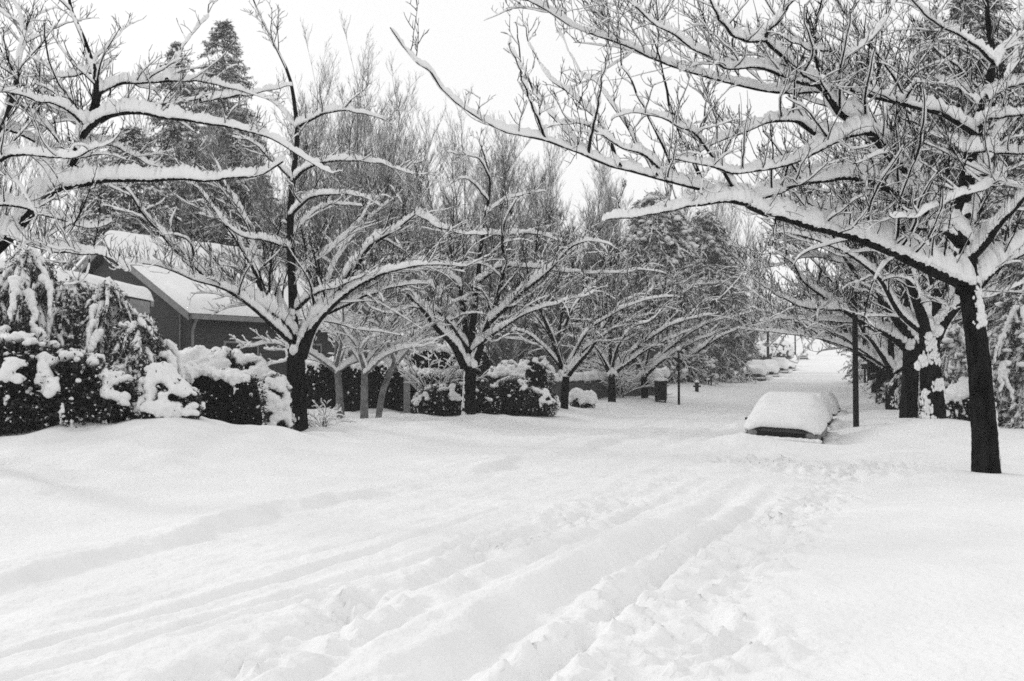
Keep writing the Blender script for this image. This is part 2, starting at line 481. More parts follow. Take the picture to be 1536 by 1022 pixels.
def spawn(P, R, rng, spacing, frac, lmin, lmax, ratio, ang=(35, 70), up=0.25, curve=(-0.2, 0.5), start=0.15, N=7, jit=0.12, rmin=0.004, tip=0.35, power=0.5):
    M_, Np, _ = P.shape
    if M_ == 0: return np.zeros((0, N, 3)), np.zeros((0, N))
    seg = np.linalg.norm(np.diff(P, axis=1), axis=2); L = seg.sum(1)
    cnt = np.floor(L * (1 - start) / spacing + rng.rand(M_)).astype(int)
    idx = np.repeat(np.arange(M_), cnt)
    C = len(idx)
    if C == 0: return np.zeros((0, N, 3)), np.zeros((0, N))
    t = start + (1 - start) * rng.rand(C) ** 0.9
    x = t * (Np - 1); i = np.minimum(x.astype(int), Np - 2); f = x - i
    p = P[idx, i] * (1 - f)[:, None] + P[idx, i + 1] * f[:, None]
    T = unit(P[idx, i + 1] - P[idx, i])
    r = (R[idx, i] * (1 - f) + R[idx, i + 1] * f)
    rv = rng.randn(C, 3)
    side = unit(np.cross(T, rv))
    # prefer sideways/upward shoots to downward ones
    side[:, 2] = np.where(side[:, 2] < 0, -side[:, 2] * (rng.rand(C) < .7) + side[:, 2] * .5, side[:, 2])
    a = np.radians(rng.uniform(ang[0], ang[1], C))
    D = T * np.cos(a)[:, None] + unit(side) * np.sin(a)[:, None]
    D[:, 2] += up
    D = unit(D)
    Lc = np.clip(frac * L[idx] * (1 - power * t) * rng.uniform(.45, 1.25, C), lmin, lmax * rng.uniform(.8, 1.1, C))
    r0 = np.clip(r * ratio * rng.uniform(.7, 1.1, C), rmin, None)
    r0 = np.minimum(r0, rmin + Lc * 0.0105)
    cv = rng.uniform(curve[0], curve[1], C)
    pts = [p]; step = (Lc / (N - 1))[:, None]
    for k in range(1, N):
        D = D + rng.randn(C, 3) * jit
        D[:, 2] += cv / N * 1.6
        D = unit(D)
        p = p + D * step
        pts.append(p)
    Pc = np.stack(pts, 1)
    Rc = r0[:, None] * (1 - (1 - tip) * np.linspace(0, 1, N)[None])
    return Pc, Rc

def fork_snow(acc, pts, rng, s=0.12):
    C = []; S = []
    for p, k in pts:
        for j in range(9):
            C.append(p + rng.randn(3) * np.array([.55, .45, .6]) * s * k); S.append(np.array([1, 1, 1.4]) * s * k * rng.uniform(.35, .7))
    if C: blobs(acc, C, S, rng, 2, .2)

def cherry(label, base, trunk_pts, trunk_r, limbs, seed, dens=1.0, detail=3, origin=None, fork=None, patches=(), snowk=1.0, rmin=0.0045, group="cherry trees lining the street", twigmul=1.0, sparse=()):
    """limbs: list of (P(N,3), R(N)) arrays of 24 points, in world coordinates"""
    rng = np.random.RandomState(seed)
    root = thing('cherry_tree', label, 'tree', base, group)
    tr = Acc(); cr = Acc(); sn = Acc()
    tp, trr = limb(trunk_pts, trunk_r[0], trunk_r[1], 20, 0.0, rng)
    trr = trr * (1 + 0.22 * np.exp(-np.linspace(0, 9, 20)))
    k0 = tr.n; tp2, tr2 = refine(tp[None], (trr * (1 + .35 * np.exp(-np.linspace(0, 22, 20)))) [None], 4)
    tubes(tr, tp2, tr2, 28)
    vv = tr.v[-1].reshape(tp2.shape[1], 28, 3); ax3 = tp2[0][:, None]
    aa = np.arange(28)[None] / 28 * 2 * np.pi; hh3 = np.arange(tp2.shape[1])[:, None] * .12
    bump = 1 + .09 * perlin(np.cos(aa) * 2 + hh3 * .6 + seed, np.sin(aa) * 2 + hh3 * .9, seed % 50) + .05 * perlin(aa * 3 + 0 * hh3, hh3 * 3 + 0 * aa, 3) + .05 * (rng.rand(tp2.shape[1], 28) - .5)
    tr.v[-1] = (ax3 + (vv - ax3) * bump[..., None]).reshape(-1, 3)
    LP = np.stack([l[0] for l in limbs]); LR = np.stack([l[1] for l in limbs]) * 1.15
    tubes(tr, LP, LR, 8)
    LP2, LR2 = refine(LP, LR, 2)
    snow_on(sn, LP2, LR2, rng, 0.03 * snowk, 2.1 * snowk, 0.20 * snowk, K=8, m=3, gaps=.07, lo=.28, hi=.72, edge=.20)
    ful = np.array([i for i in range(len(LP)) if i not in sparse]); spa = np.array(list(sparse), int)
    P1, R1_ = spawn(LP[ful], LR[ful], rng, 0.27 / dens, 0.42, 0.5, 2.6, 0.52, (35, 75), .06, (-.45, .45), .14, 10, .12, rmin * 1.8, .35)
    if len(spa):
        Pa, Ra = spawn(LP[spa], LR[spa], rng, 0.36 / dens, 0.15, 0.25, 1.0, 0.45, (35, 75), .35, (-.1, .6), .1, 10, .10, rmin * 1.4, .4)
        P1 = np.concatenate([P1, Pa]); R1_ = np.concatenate([R1_, Ra])
    snow_on(sn, P1, R1_, rng, 0.008 * snowk, 2.3 * snowk, .10, K=6, m=2, gaps=.10)
    tubes(cr, P1, R1_, 5)
    P2, R2 = spawn(P1, R1_, rng, 0.125 / dens, 0.42, 0.22, 1.15, 0.6, (30, 70), .18, (-.25, .6), .12, 6, .14, rmin * 1.25, .45)
    snow_on(sn, P2, R2, rng, 0.004 * snowk, 1.7 * snowk, .06, K=4, m=2, gaps=.25, lo=.4, hi=.9)
    tubes(cr, P2, R2, 4)
    # straight shoots directly on the limbs
    P3, R3 = spawn(LP[ful], LR[ful], rng, 0.17 / dens, 0.2, 0.25, 1.3, 0.22, (50, 85), .55, (.0, .6), .10, 6, .09, rmin * 1.1, .45)
    snow_on(sn, P3, R3, rng, 0.003 * snowk, 1.5, .05, K=4, m=1, gaps=.2)
    tubes(cr, P3, R3, 4)
    if detail >= 3:
        P4, R4 = spawn(P2, R2, rng, 0.14 / dens / twigmul, 0.5, 0.10, .5, 0.7, (30, 70), .2, (-.2, .8), .1, 4, .14, rmin * 1.0, .6)
        snow_on(sn, P4[::3], R4[::3], rng, 0.004 * snowk, 1.5, .05, K=4, m=1, gaps=.3)
        tubes(cr, P4, R4, 3)
    fk = [(tp[-1] + np.array([0, 0, .06]), trunk_r[1] / .16)] if fork is None else fork
    fork_snow(sn, fk, rng, .13)
    for (t0, t1, az, spread, n, size) in patches:      # wind-plastered snow on the trunk
        C = []; S_ = []
        for _ in range(int(n * 2.2)):
            u = rng.rand(); t = (t0 + (t1 - t0) * u) * 19; i0 = min(int(t), 18); f = t - i0
            c = tp[i0] * (1 - f) + tp[i0 + 1] * f; rr_ = trr[i0] * (1 - f) + trr[i0 + 1] * f
            a_ = math.radians(az + rng.randn() * spread * (1.15 - .75 * u)); q_ = size * rng.uniform(.25, .9)
            C.append(c + np.array([math.cos(a_), math.sin(a_), 0]) * rr_ * 1.01); S_.append((q_ * .6, q_ * .6, q_ * 1.1))
        blobs(sn, C, S_, rng, 1, .3)
    tr.build('trunk', M_BARK, root, base)
    cr.build('crown', M_TWIG, root, base)
    sn.build('snow_cover', M_SNOW, root, base)
    TREE_BASES.append((base[0], base[1], trunk_r[0] * 1.6))
    return root

def T(D, r0, r1, d0, d1, pts, rng=None, pw=.8):
    """limb from points measured at depth D, bending d0..d1 metres nearer/farther along its way"""
    n = len(pts)
    w = [W(px, py, D + d0 + (d1 - d0) * (i / (n - 1)) ** .9) for i, (px, py) in enumerate(pts)]
    return limb(w, r0, r1, 24, .025, rng, pw)

def vase(base, top, rng, n=6, L=(4, 6), r=(.07, .1), spread=(35, 62), az=None, droop=.25, leader=True, rtip=.012):
    out = []
    az0 = rng.rand() * 6.28
    for k in range(n):
        a = (az0 + k * 2.4 + rng.uniform(-.3, .3)) if az is None else az[k % len(az)] + rng.uniform(-.25, .25)
        th = math.radians(rng.uniform(*spread)); l = rng.uniform(*L)
        dr = np.array([math.sin(th) * math.cos(a), math.sin(th) * math.sin(a), math.cos(th)])
        p = np.array(top, float) - np.array([0, 0, rng.uniform(0, .35)]); pts = [p]
        for j in range(7):
            dr = dr + rng.randn(3) * .09 + np.array([math.cos(a), math.sin(a), 0]) * .05 - np.array([0, 0, droop * (j / 7)])* .5
            dr /= np.linalg.norm(dr)
            p = p + dr * l / 7; pts.append(p)
        out.append(limb(pts, rng.uniform(*r), rtip, 24, .02, rng))
        # a secondary limb off the middle
        m_ = pts[2 + rng.randint(2)]
        a2 = a + rng.choice([-1, 1]) * rng.uniform(.5, 1.0); dr = np.array([math.cos(a2) * .8, math.sin(a2) * .8, rng.uniform(.3, .7)]); p = m_.copy(); q = [p]
        for j in range(5):
            dr = unit(dr + rng.randn(3) * .1 - np.array([0, 0, .07])); p = p + dr * l * .55 / 5; q.append(p)
        out.append(limb(q, r[0] * .6, rtip, 24, .02, rng))
    if leader:
        p = np.array(top, float); q = [p]; dr = np.array([rng.uniform(-.1, .1), rng.uniform(-.1, .1), 1.0])
        for j in range(6):
            dr = unit(dr + rng.randn(3) * .08); p = p + dr * L[1] * .95 / 6; q.append(p)
        out.append(limb(q, r[1] * .85, rtip * .8, 24, .02, rng))
    return out

def ground_trunk(base, D, pts):
    w = [np.array(base) - np.array([0, 0, .4])] + [W(px, py, D) for px, py in pts]
    return w

# ------------------------------------------------------------------ street trees
def base_at(px, D, dz=0.0):
    x = (px - CX) / F * D
    return np.array((x, D, Hs(x, D) + dz))

rngt = np.random.RandomState(7)
# nearest tree on the right
D = 15.9
b = base_at(1479, D)
limbs = [
 T(D, .17, .012, 0, .6, [(1452, 440), (1450, 400), (1443, 340), (1450, 273), (1464, 202), (1480, 147), (1489, 92), (1480, 21), (1474, -60)], rngt),
 T(D, .12, .045, 0, -2.6, [(1448, 425), (1396, 402), (1342, 378), (1279, 353), (1220, 341), (1169, 322), (1119, 303)], rngt),
 T(D - 2.6, .05, .010, 0, -1.6, [(1119, 303), (1081, 301), (1039, 308), (997, 314), (942, 324), (905, 330)], rngt),
 T(D, .085, .040, 0, -2.3, [(1440, 352), (1405, 330), (1375, 305), (1321, 276), (1287, 265), (1220, 271), (1169, 283), (1128, 300)], rngt),
 T(D - 2.5, .036, .005, 0, -2.8, [(1128, 298), (1085, 291), (1047, 281), (1005, 270), (955, 256), (908, 245), (874, 229), (812, 207), (761, 196), (726, 180), (694, 157), (663, 135), (640, 108), (624, 94), (600, 59), (585, 39)], rngt),
 T(D, .13, .022, 0, -2.6, [(1445, 362), (1413, 328), (1375, 286), (1350, 248), (1329, 223), (1291, 189), (1258, 164), (1228, 126), (1195, 101), (1161, 71), (1148, 60)], rngt),
 T(D - 2.6, .035, .010, 0, -.5, [(1148, 60), (1125, 60), (1102, 55), (1085, 35), (1072, 15), (1055, -20)], rngt),
 T(D - 2.6, .03, .010, 0, -.4, [(1148, 62), (1152, 48), (1169, 29), (1190, -2), (1200, -40)], rngt),
 T(D - 2.2, .035, .010, 0, .6, [(1238, 140), (1270, 88), (1300, 62), (1321, 38), (1342, 0), (1350, -40)], rngt),
 T(D - 2.3, .025, .010, 0, -.3, [(1272, 86), (1240, 75), (1211, 74), (1180, 60)], rngt),
 T(D, .055, .008, 0, -3.2, [(1462, 200), (1417, 170), (1375, 160), (1321, 147), (1279, 135), (1237, 135), (1169, 139), (1119, 130), (1043, 109), (984, 90), (955, 74), (921, 63), (900, 57), (860, 40), (820, 15), (788, 2)], rngt),
 T(D - 1.6, .06, .010, 0, -1.8, [(1300, 196), (1262, 206), (1194, 240), (1152, 252), (1102, 262), (1060, 250), (1000, 240)], rngt),
 T(D - 1.6, .05, .009, 0, -1.4, [(1262, 206), (1228, 202), (1194, 181), (1169, 181), (1127, 193), (1081, 210), (1039, 231), (1000, 250)], rngt),
 T(D, .06, .012, 0, -1.6, [(1436, 356), (1413, 347), (1337, 336), (1291, 324), (1245, 315), (1200, 300)], rngt),
 T(D, .045, .010, 0, -2.6, [(1452, 262), (1500, 262), (1489, 278), (1443, 292), (1405, 307), (1363, 326), (1330, 322)], rngt),
 T(D, .09, .014, 0, -.8, [(1456, 385), (1478, 362), (1497, 336), (1520, 312), (1550, 280), (1600, 250)], rngt),
 T(D, .085, .014, 0, 1.3, [(1458, 425), (1480, 405), (1501, 387), (1536, 357), (1590, 330), (1650, 318)], rngt),
 T(D, .05, .010, 0, .6, [(1477, 150), (1500, 135), (1536, 124), (1580, 120)], rngt),
 T(D, .05, .010, 0, -1.2, [(1466, 192), (1489, 176), (1536, 172), (1590, 165)], rngt),
 T(D, .05, .010, 0, -1.6, [(1458, 228), (1480, 224), (1514, 230), (1560, 228), (1610, 240)], rngt),
 T(D, .04, .009, 0, 1.5, [(1474, 155), (1447, 135), (1413, 122), (1370, 105), (1330, 95)], rngt),
 T(D, .04, .009, 0, 1.8, [(1453, 225), (1425, 210), (1396, 198), (1350, 175), (1300, 175)], rngt),
 T(D, .035, .009, 0, -1.6, [(1489, 92), (1465, 70), (1443, 55), (1400, 30), (1370, 0), (1340, -30)], rngt),
 T(D, .035, .009, 0, 1.6, [(1489, 100), (1510, 70), (1540, 50), (1570, 40)], rngt),
 T(D, .07, .012, 0, 4.2, [(1448, 380), (1420, 330), (1385, 260), (1350, 200), (1320, 130), (1290, 70), (1270, 10)], rngt),
 T(D, .06, .012, 0, 3.8, [(1452, 330), (1475, 250), (1500, 190), (1510, 120), (1530, 50), (1540, -20)], rngt),
 T(D - 1.8, .04, .009, 0, -1.5, [(1228, 126), (1190, 120), (1140, 100), (1090, 100), (1040, 70), (990, 40), (950, 10)], rngt),
 T(D - 1.0, .045, .009, 0, 1.6, [(1350, 248), (1330, 210), (1330, 170), (1345, 120), (1380, 70), (1390, 20)], rngt),
 T(12.0, .020, .005, 0, -.4, [(818, 208), (798, 156), (775, 98), (765, 66)], rngt),
 T(12.2, .024, .005, 0, .6, [(880, 231), (839, 188), (812, 153), (784, 98), (771, 31)], rngt),
 T(12.4, .026, .005, 0, .8, [(930, 250), (900, 184), (855, 141), (812, 102), (785, 35)], rngt),
 T(12.6, .026, .005, 0, 1, [(985, 265), (940, 190), (900, 129), (875, 113), (855, 78), (835, 51)], rngt),
 T(12.2, .022, .005, 0, -.5, [(882, 232), (892, 176), (900, 137), (908, 90)], rngt),
 T(12.8, .028, .005, 0, 0, [(1020, 275), (990, 210), (960, 150), (935, 100), (925, 50)], rngt),
 T(13.0, .030, .005, 0, .5, [(1060, 288), (1030, 220), (1005, 160), (990, 90), (960, 20)], rngt),
 T(13.2, .032, .005, 0, -.8, [(1115, 300), (1080, 250), (1040, 200), (1010, 185), (960, 170), (915, 180)], rngt),
 T(12.8, .026, .005, 0, -.8, [(1010, 272), (970, 235), (920, 215), (880, 190), (840, 185)], rngt),
]
cherry("nearest cherry tree on the right, dark trunk, snow-piled limbs reaching over the street",
       b, [b - np.array([0, 0, .4]), W(1479, 700, D), W(1473, 600, D), W(1466, 520, D), W(1455, 440, D), W(1450, 400, D)], (.215, .15), limbs, 11, 1.05, snowk=1.16,
       fork=[(W(1447, 402, D), 1.0), (W(1444, 345, D), .6)],
       patches=[(.74, .90, -68, 22, 60, .065), (.88, 1.0, -20, 14, 30, .05), (.16, .42, -12, 10, 50, .05), (.5, .75, -5, 10, 22, .035), (.0, .13, -30, 40, 18, .06)], twigmul=1.3, sparse=(2, 4, 28, 29, 30, 31, 32, 33, 34))

# near tree at the left edge, trunk outside the frame
D = 13.0
b = base_at(-70, D)
limbs = [
 T(D, .16, .016, 0, .8, [(-50, 410), (0, 362), (55, 305), (82, 275), (110, 235), (130, 195), (148, 140), (140, 100), (125, 60), (108, 10), (96, -40)], rngt),
 T(D + .1, .075, .018, 0, -.8, [(80, 284), (140, 271), (220, 268), (290, 267), (350, 268), (390, 260), (424, 245)], rngt),
 T(D + .2, .065, .010, 0, -.6, [(122, 205), (145, 182), (175, 170), (210, 167), (250, 176), (310, 183), (360, 192), (420, 212), (470, 245), (500, 260)], rngt),
 T(D + .5, .050, .010, 0, .8, [(148, 138), (180, 125), (240, 122), (300, 120), (350, 132), (385, 142)], rngt),
 T(D + .9, .035, .010, 0, .6, [(300, 152), (335, 146), (380, 140), (435, 128)], rngt),
 T(D + .2, .040, .010, 0, 1.2, [(112, 228), (145, 216), (180, 222), (215, 243), (240, 252)], rngt),
 T(D + .2, .035, .012, 0, -1.6, [(132, 192), (110, 170), (90, 158), (50, 148), (0, 138), (-40, 140)], rngt),
 T(D + .6, .03, .008, 0, 1.4, [(142, 108), (110, 112), (80, 118), (50, 130)], rngt),
 T(D - .5, .07, .010, 0, 1.8, [(-60, 260), (-10, 220), (20, 150), (28, 90), (35, 50), (20, 0), (14, -40)], rngt),
 T(D, .06, .010, 0, -1.6, [(10, 350), (60, 370), (120, 378), (170, 385), (200, 410)], rngt),
 T(D + .2, .05, .010, 0, 2.2, [(86, 272), (60, 235), (58, 180), (62, 120), (50, 60), (40, 20)], rngt),
 T(D - .4, .055, .012, 0, -1.2, [(-50, 300), (0, 240), (50, 232), (100, 238), (150, 226)], rngt),
 T(D - .4, .055, .012, 0, .4, [(-60, 330), (0, 305), (60, 318), (130, 340), (165, 335)], rngt),
 T(D + .5, .03, .007, 0, .8, [(250, 120), (262, 95), (280, 62), (305, 30), (318, 0)], rngt),
 T(D - .3, .05, .010, 0, 2.8, [(-40, 200), (0, 190), (60, 215), (110, 245), (160, 262), (210, 262)], rngt),
]
cherry("cherry tree cut off by the left edge, thick level limbs under snow",
       b, [b - np.array([0, 0, .4]), W(-72, 600, D), W(-66, 500, D), W(-55, 410, D)], (.24, .18), [(p_, r_ * .74) for p_, r_ in limbs], 12, 1.1, patches=[], twigmul=1.0, snowk=1.18, sparse=(1, 2, 4, 13))

# left row
D = 24.0
b = base_at(447, D)
limbs = [
 T(D, .16, .012, 0, -2.2, [(440, 505), (415, 475), (375, 450), (340, 430), (300, 405), (255, 365), (220, 325), (195, 290), (165, 262)], rngt),
 T(D, .11, .012, 0, -.6, [(437, 500), (400, 450), (380, 400), (345, 345), (315, 305), (285, 270), (262, 240)], rngt),
 T(D, .09, .010, 0, 1.8, [(437, 495), (415, 440), (385, 380), (370, 330), (340, 280), (320, 230)], rngt),
 T(D, .115, .010, 0, .0, [(441, 505), (438, 420), (436, 330), (440, 260), (445, 195), (438, 130), (415, 75), (380, 0), (372, -30)], rngt),
 T(D, .16, .020, 0, -1.6, [(450, 535), (463, 500), (475, 480), (488, 463), (515, 425), (534, 397), (560, 363), (597, 342), (628, 318)], rngt),
 T(D - 1.6, .045, .009, 0, -.6, [(626, 320), (642, 330), (665, 342), (700, 350), (735, 352)], rngt),
 T(D - .5, .07, .012, 0, -1.2, [(486, 470), (515, 458), (542, 446), (570, 437), (603, 427), (640, 425)], rngt),
 T(D, .06, .010, 0, -1.6, [(446, 462), (465, 445), (481, 437), (512, 428), (550, 410)], rngt),
 T(D, .05, .009, 0, -.8, [(445, 192), (480, 172), (520, 165), (550, 172), (590, 184)], rngt),
 T(D, .05, .009, 0, -1.4, [(440, 270), (470, 247), (520, 240), (570, 245), (622, 262)], rngt),
 T(D, .05, .009, 0, -1.6, [(437, 322), (465, 297), (510, 290), (550, 298), (575, 310)], rngt),
 T(D, .04, .009, 0, 1.0, [(437, 352), (470, 318), (500, 306), (545, 310)], rngt),
 T(D, .045, .009, 0, .8, [(445, 192), (420, 162), (395, 145), (365, 138)], rngt),
 T(D, .045, .009, 0, -.8, [(438, 268), (405, 238), (380, 215), (350, 205)], rngt),
 T(D, .05, .009, 0, -1.4, [(436, 372), (400, 360), (360, 352), (330, 330), (300, 322)], rngt),
 T(D, .06, .010, 0, 2.2, [(440, 420), (470, 390), (500, 370), (540, 330), (560, 290)], rngt),
 T(D, .08, .010, 0, -3.0, [(455, 520), (480, 480), (520, 440), (560, 415), (600, 402), (650, 395), (700, 400)], rngt),
 T(D, .08, .010, 0, -3.0, [(440, 515), (400, 480), (350, 440), (290, 420), (240, 400), (180, 395)], rngt),
 T(D, .07, .010, 0, 3.0, [(452, 505), (480, 440), (510, 380), (540, 340), (585, 300)], rngt),
]
cherry("first cherry tree of the left row, thick dark trunk by the snow-plastered shrub",
       b, [b - np.array([0, 0, .4]), W(446, 640, D), W(445, 580, D), W(443, 530, D), W(440, 500, D)], (.27, .20), limbs, 13, 1.05,
       fork=[(W(447, 520, D - .1), 1.2), (W(441, 470, D), .8)], patches=[(.27, .34, -115, 16, 22, .07), (.78, .98, -140, 14, 34, .055), (.0, .12, -150, 40, 22, .08)], rmin=.0065, sparse=(3, 5))

D = 30.0
b = base_at(703, D)
limbs = [
 T(D, .15, .016, 0, -2.2, [(698, 550), (680, 515), (655, 490), (640, 470), (612, 440), (585, 415), (560, 400), (530, 395)], rngt),
 T(D, .11, .010, 0, 1.2, [(700, 545), (697, 480), (690, 430), (680, 395), (672, 360), (655, 330), (640, 290)], rngt),
 T(D, .12, .010, 0, 0, [(706, 545), (710, 480), (716, 430), (722, 370), (728, 330), (735, 270), (728, 235), (715, 205)], rngt),
 T(D, .14, .014, 0, -1.6, [(712, 545), (730, 490), (745, 450), (756, 400), (752, 360), (760, 330), (775, 300)], rngt),
 T(D - .6, .09, .010, 0, -2.0, [(735, 482), (770, 450), (800, 425), (830, 400), (855, 372), (880, 362), (920, 368)], rngt),
 T(D, .05, .009, 0, -1.0, [(722, 350), (760, 352), (800, 350), (840, 362), (870, 368)], rngt),
 T(D, .05, .009, 0, 1.0, [(728, 320), (760, 300), (790, 290), (820, 288)], rngt),
 T(D, .04, .009, 0, -.6, [(735, 268), (720, 240), (700, 233), (670, 228)], rngt),
 T(D, .04, .009, 0, -.6, [(732, 300), (710, 275), (690, 268), (670, 280)], rngt),
 T(D, .06, .010, 0, -1.8, [(690, 430), (660, 405), (630, 392), (600, 398), (570, 410)], rngt),
 T(D, .06, .010, 0, -2.0, [(712, 430), (750, 400), (790, 400), (830, 405), (880, 410), (940, 408)], rngt),
 T(D, .07, .010, 0, -2.4, [(700, 520), (660, 470), (620, 460), (590, 470), (560, 465)], rngt),
 T(D, .07, .010, 0, 2.6, [(704, 530), (690, 470), (650, 430), (610, 380), (590, 350)], rngt),
 T(D, .07, .010, 0, 2.8, [(712, 520), (750, 470), (790, 440), (810, 390), (830, 350)], rngt),
 T(D, .07, .010, 0, -3.2, [(710, 525), (740, 500), (790, 470), (840, 455), (890, 440)], rngt),
]
cherry("second cherry tree of the left row, bushy dark hedge right behind its stout trunk",
       b, [b - np.array([0, 0, .4]), W(703, 622, D), W(704, 590, D), W(705, 550, D)], (.24, .17), limbs, 14, 1.0,
       fork=[(W(707, 535, D - .1), 1.3)], patches=[(.35, .9, -155, 12, 60, .06), (.1, .3, -140, 30, 24, .08)], rmin=.0075, sparse=(2,))

D = 36.0
b = base_at(846, D)
limbs = [
 T(D, .12, .012, 0, -1.5, [(845, 560), (830, 510), (815, 475), (800, 440), (780, 410), (765, 395)], rngt),
 T(D, .08, .010, 0, 1.5, [(846, 555), (838, 520), (842, 480), (850, 440), (858, 400), (850, 350)], rngt),
 T(D, .12, .012, 0, -1.0, [(852, 562), (870, 540), (890, 515), (912, 480), (935, 455), (960, 440)], rngt),
 T(D, .06, .009, 0, -1.8, [(855, 552), (880, 522), (910, 500), (945, 480), (985, 470)], rngt),
 T(D, .06, .009, 0, -1.8, [(842, 552), (815, 520), (790, 500), (760, 492), (730, 480)], rngt),
 T(D, .06, .009, 0, 2.0, [(850, 550), (880, 490), (905, 440), (915, 390), (900, 360)], rngt),
 T(D, .06, .009, 0, -2.5, [(856, 545), (880, 500), (920, 470), (970, 450), (1020, 445)], rngt),
 T(D, .05, .009, 0, 0, [(846, 500), (860, 460), (900, 420), (950, 405), (1000, 410)], rngt),
 T(D, .05, .009, 0, -1, [(835, 520), (800, 470), (770, 450), (730, 450)], rngt),
]
cherry("third cherry tree of the left row, slim trunk beside two small snow mounds",
       b, [b - np.array([0, 0, .4]), W(847, 600, D), W(849, 565, D)], (.15, .13), limbs, 15, 1.0, rmin=.009,
       fork=[(W(849, 555, D - .1), 1.3)])
for (px, D, seed, lab, az) in ((917, 42.0, 16, "fourth cherry tree of the left row, slim trunk standing before the long low garden wall", None),
                               (966, 46.5, 17, "fifth cherry tree of the left row, slim trunk beside the dark upright box", None)):
    b = base_at(px, D)
    rr = np.random.RandomState(seed)
    limbs = [
     T(D, .11, .010, 0, -1.0, [(px, 562), (px - 18, 530), (px - 30, 500), (px - 45, 475), (px - 70, 455)], rr),
     T(D, .11, .010, 0, -1.6, [(px + 3, 562), (px + 22, 545), (px + 60, 520), (px + 95, 505), (px + 130, 490)], rr),
     T(D, .10, .010, 0, -2.5, [(px + 4, 555), (px + 40, 520), (px + 85, 490), (px + 120, 478), (px + 160, 470)], rr),
     T(D, .09, .010, 0, 1.5, [(px + 2, 555), (px + 15, 500), (px + 40, 460), (px + 70, 430), (px + 110, 425)], rr),
     T(D, .08, .010, 0, 1.0, [(px, 555), (px - 2, 500), (px + 6, 450), (px + 2, 400)], rr),
     T(D, .07, .010, 0, 2.5, [(px, 558), (px - 20, 510), (px - 50, 470), (px - 60, 430)], rr),
     T(D, .07, .010, 0, -2.5, [(px, 560), (px + 10, 520), (px + 35, 490), (px + 60, 480), (px + 90, 450)], rr),
     T(D, .06, .010, 0, -2.5, [(px, 560), (px - 25, 520), (px - 60, 505), (px - 90, 500)], rr),
    ]
    cherry(lab, b, [b - np.array([0, 0, .4]), W(px + 1, 590, D), W(px, 565, D)], (.19, .14), limbs, seed, .95, rmin=.010, fork=[(W(px + 1, 556, D - .1), 1.3)])

# right row, second tree onward
D = 23.5
b = base_at(1400, D)
limbs = [
 T(D, .15, .012, 0, -2.0, [(1390, 510), (1385, 480), (1377, 456), (1365, 419), (1355, 380), (1335, 330), (1310, 280), (1290, 230)], rngt),
 T(D, .14, .012, 0, 1.6, [(1402, 510), (1406, 470), (1402, 431), (1396, 400), (1390, 340), (1380, 270), (1385, 200), (1375, 130)], rngt),
 T(D, .13, .012, 0, -2.2, [(1405, 505), (1420, 478), (1438, 458), (1470, 430), (1500, 400), (1536, 380), (1580, 350)], rngt),
 T(D, .08, .010, 0, -2.5, [(1388, 500), (1350, 470), (1320, 420), (1280, 385), (1240, 365), (1190, 350), (1150, 352)], rngt),
 T(D, .08, .010, 0, 2.5, [(1398, 505), (1430, 420), (1440, 350), (1450, 280), (1440, 200), (1420, 130)], rngt),
 T(D, .07, .010, 0, -1.5, [(1380, 460), (1340, 400), (1290, 350), (1240, 320), (1190, 300), (1140, 270)], rngt),
 T(D, .06, .010, 0, 1.5, [(1360, 400), (1320, 330), (1290, 270), (1240, 220), (1210, 180)], rngt),
 T(D, .06, .010, 0, 2.0, [(1410, 480), (1460, 450), (1500, 440), (1550, 420)], rngt),
 T(D, .06, .010, 0, -2.0, [(1400, 430), (1380, 350), (1340, 270), (1320, 200), (1280, 150)], rngt),
]
cherry("second cherry tree of the right row, trunk plastered with snow on a small mound",
       b, [b - np.array([0, 0, .4]), W(1400, 620, D), W(1396, 560, D), W(1394, 530, D), W(1396, 500, D)], (.30, .22), limbs, 21, 1.15, rmin=.0065,
       fork=[(W(1397, 500, D - .2), 1.3), (W(1384, 540, D - .25), .9)], patches=[(.70, .95, -100, 28, 70, .075), (.46, .56, -65, 24, 44, .07), (.12, .46, -145, 20, 70, .08), (.0, .2, -60, 40, 30, .08)])
D = 29.0
b = base_at(1362, D)
limbs = [
 T(D, .18, .014, 0, -2.6, [(1368, 515), (1355, 490), (1340, 470), (1324, 452), (1305, 431), (1282, 406), (1255, 370), (1210, 355), (1170, 345)], rngt),
 T(D, .14, .012, 0, -2.0, [(1358, 520), (1340, 505), (1299, 484), (1268, 466), (1249, 453), (1224, 437), (1202, 419), (1190, 395), (1165, 378)], rngt),
 T(D, .12, .012, 0, 1.5, [(1366, 510), (1360, 450), (1345, 390), (1330, 330), (1300, 280), (1280, 220)], rngt),
 T(D - 1.5, .07, .010, 0, -1, [(1262, 463), (1220, 462), (1190, 455), (1150, 432), (1125, 415)], rngt),
 T(D, .08, .010, 0, -2.0, [(1325, 452), (1330, 400), (1310, 350), (1270, 320), (1230, 280)], rngt),
 T(D, .08, .010, 0, 2.0, [(1368, 512), (1400, 440), (1430, 390), (1450, 340), (1480, 300)], rngt),
 T(D, .06, .010, 0, -2.0, [(1300, 484), (1260, 482), (1220, 480), (1180, 478), (1140, 480)], rngt),
 T(D, .07, .010, 0, -2.0, [(1340, 470), (1300, 410), (1250, 390), (1210, 385), (1160, 400), (1110, 405)], rngt),
]
cherry("third cherry tree of the right row, limbs leaning left over the pole",
       b, [b - np.array([0, 0, .4]), W(1363, 610, D), W(1366, 560, D), W(1366, 515, D)], (.26, .22), limbs, 22, 1.1, rmin=.0075,
       fork=[(W(1365, 515, D - .2), 1.2)], patches=[(.3, .95, -22, 9, 60, .055), (.08, .2, -90, 30, 30, .08)])
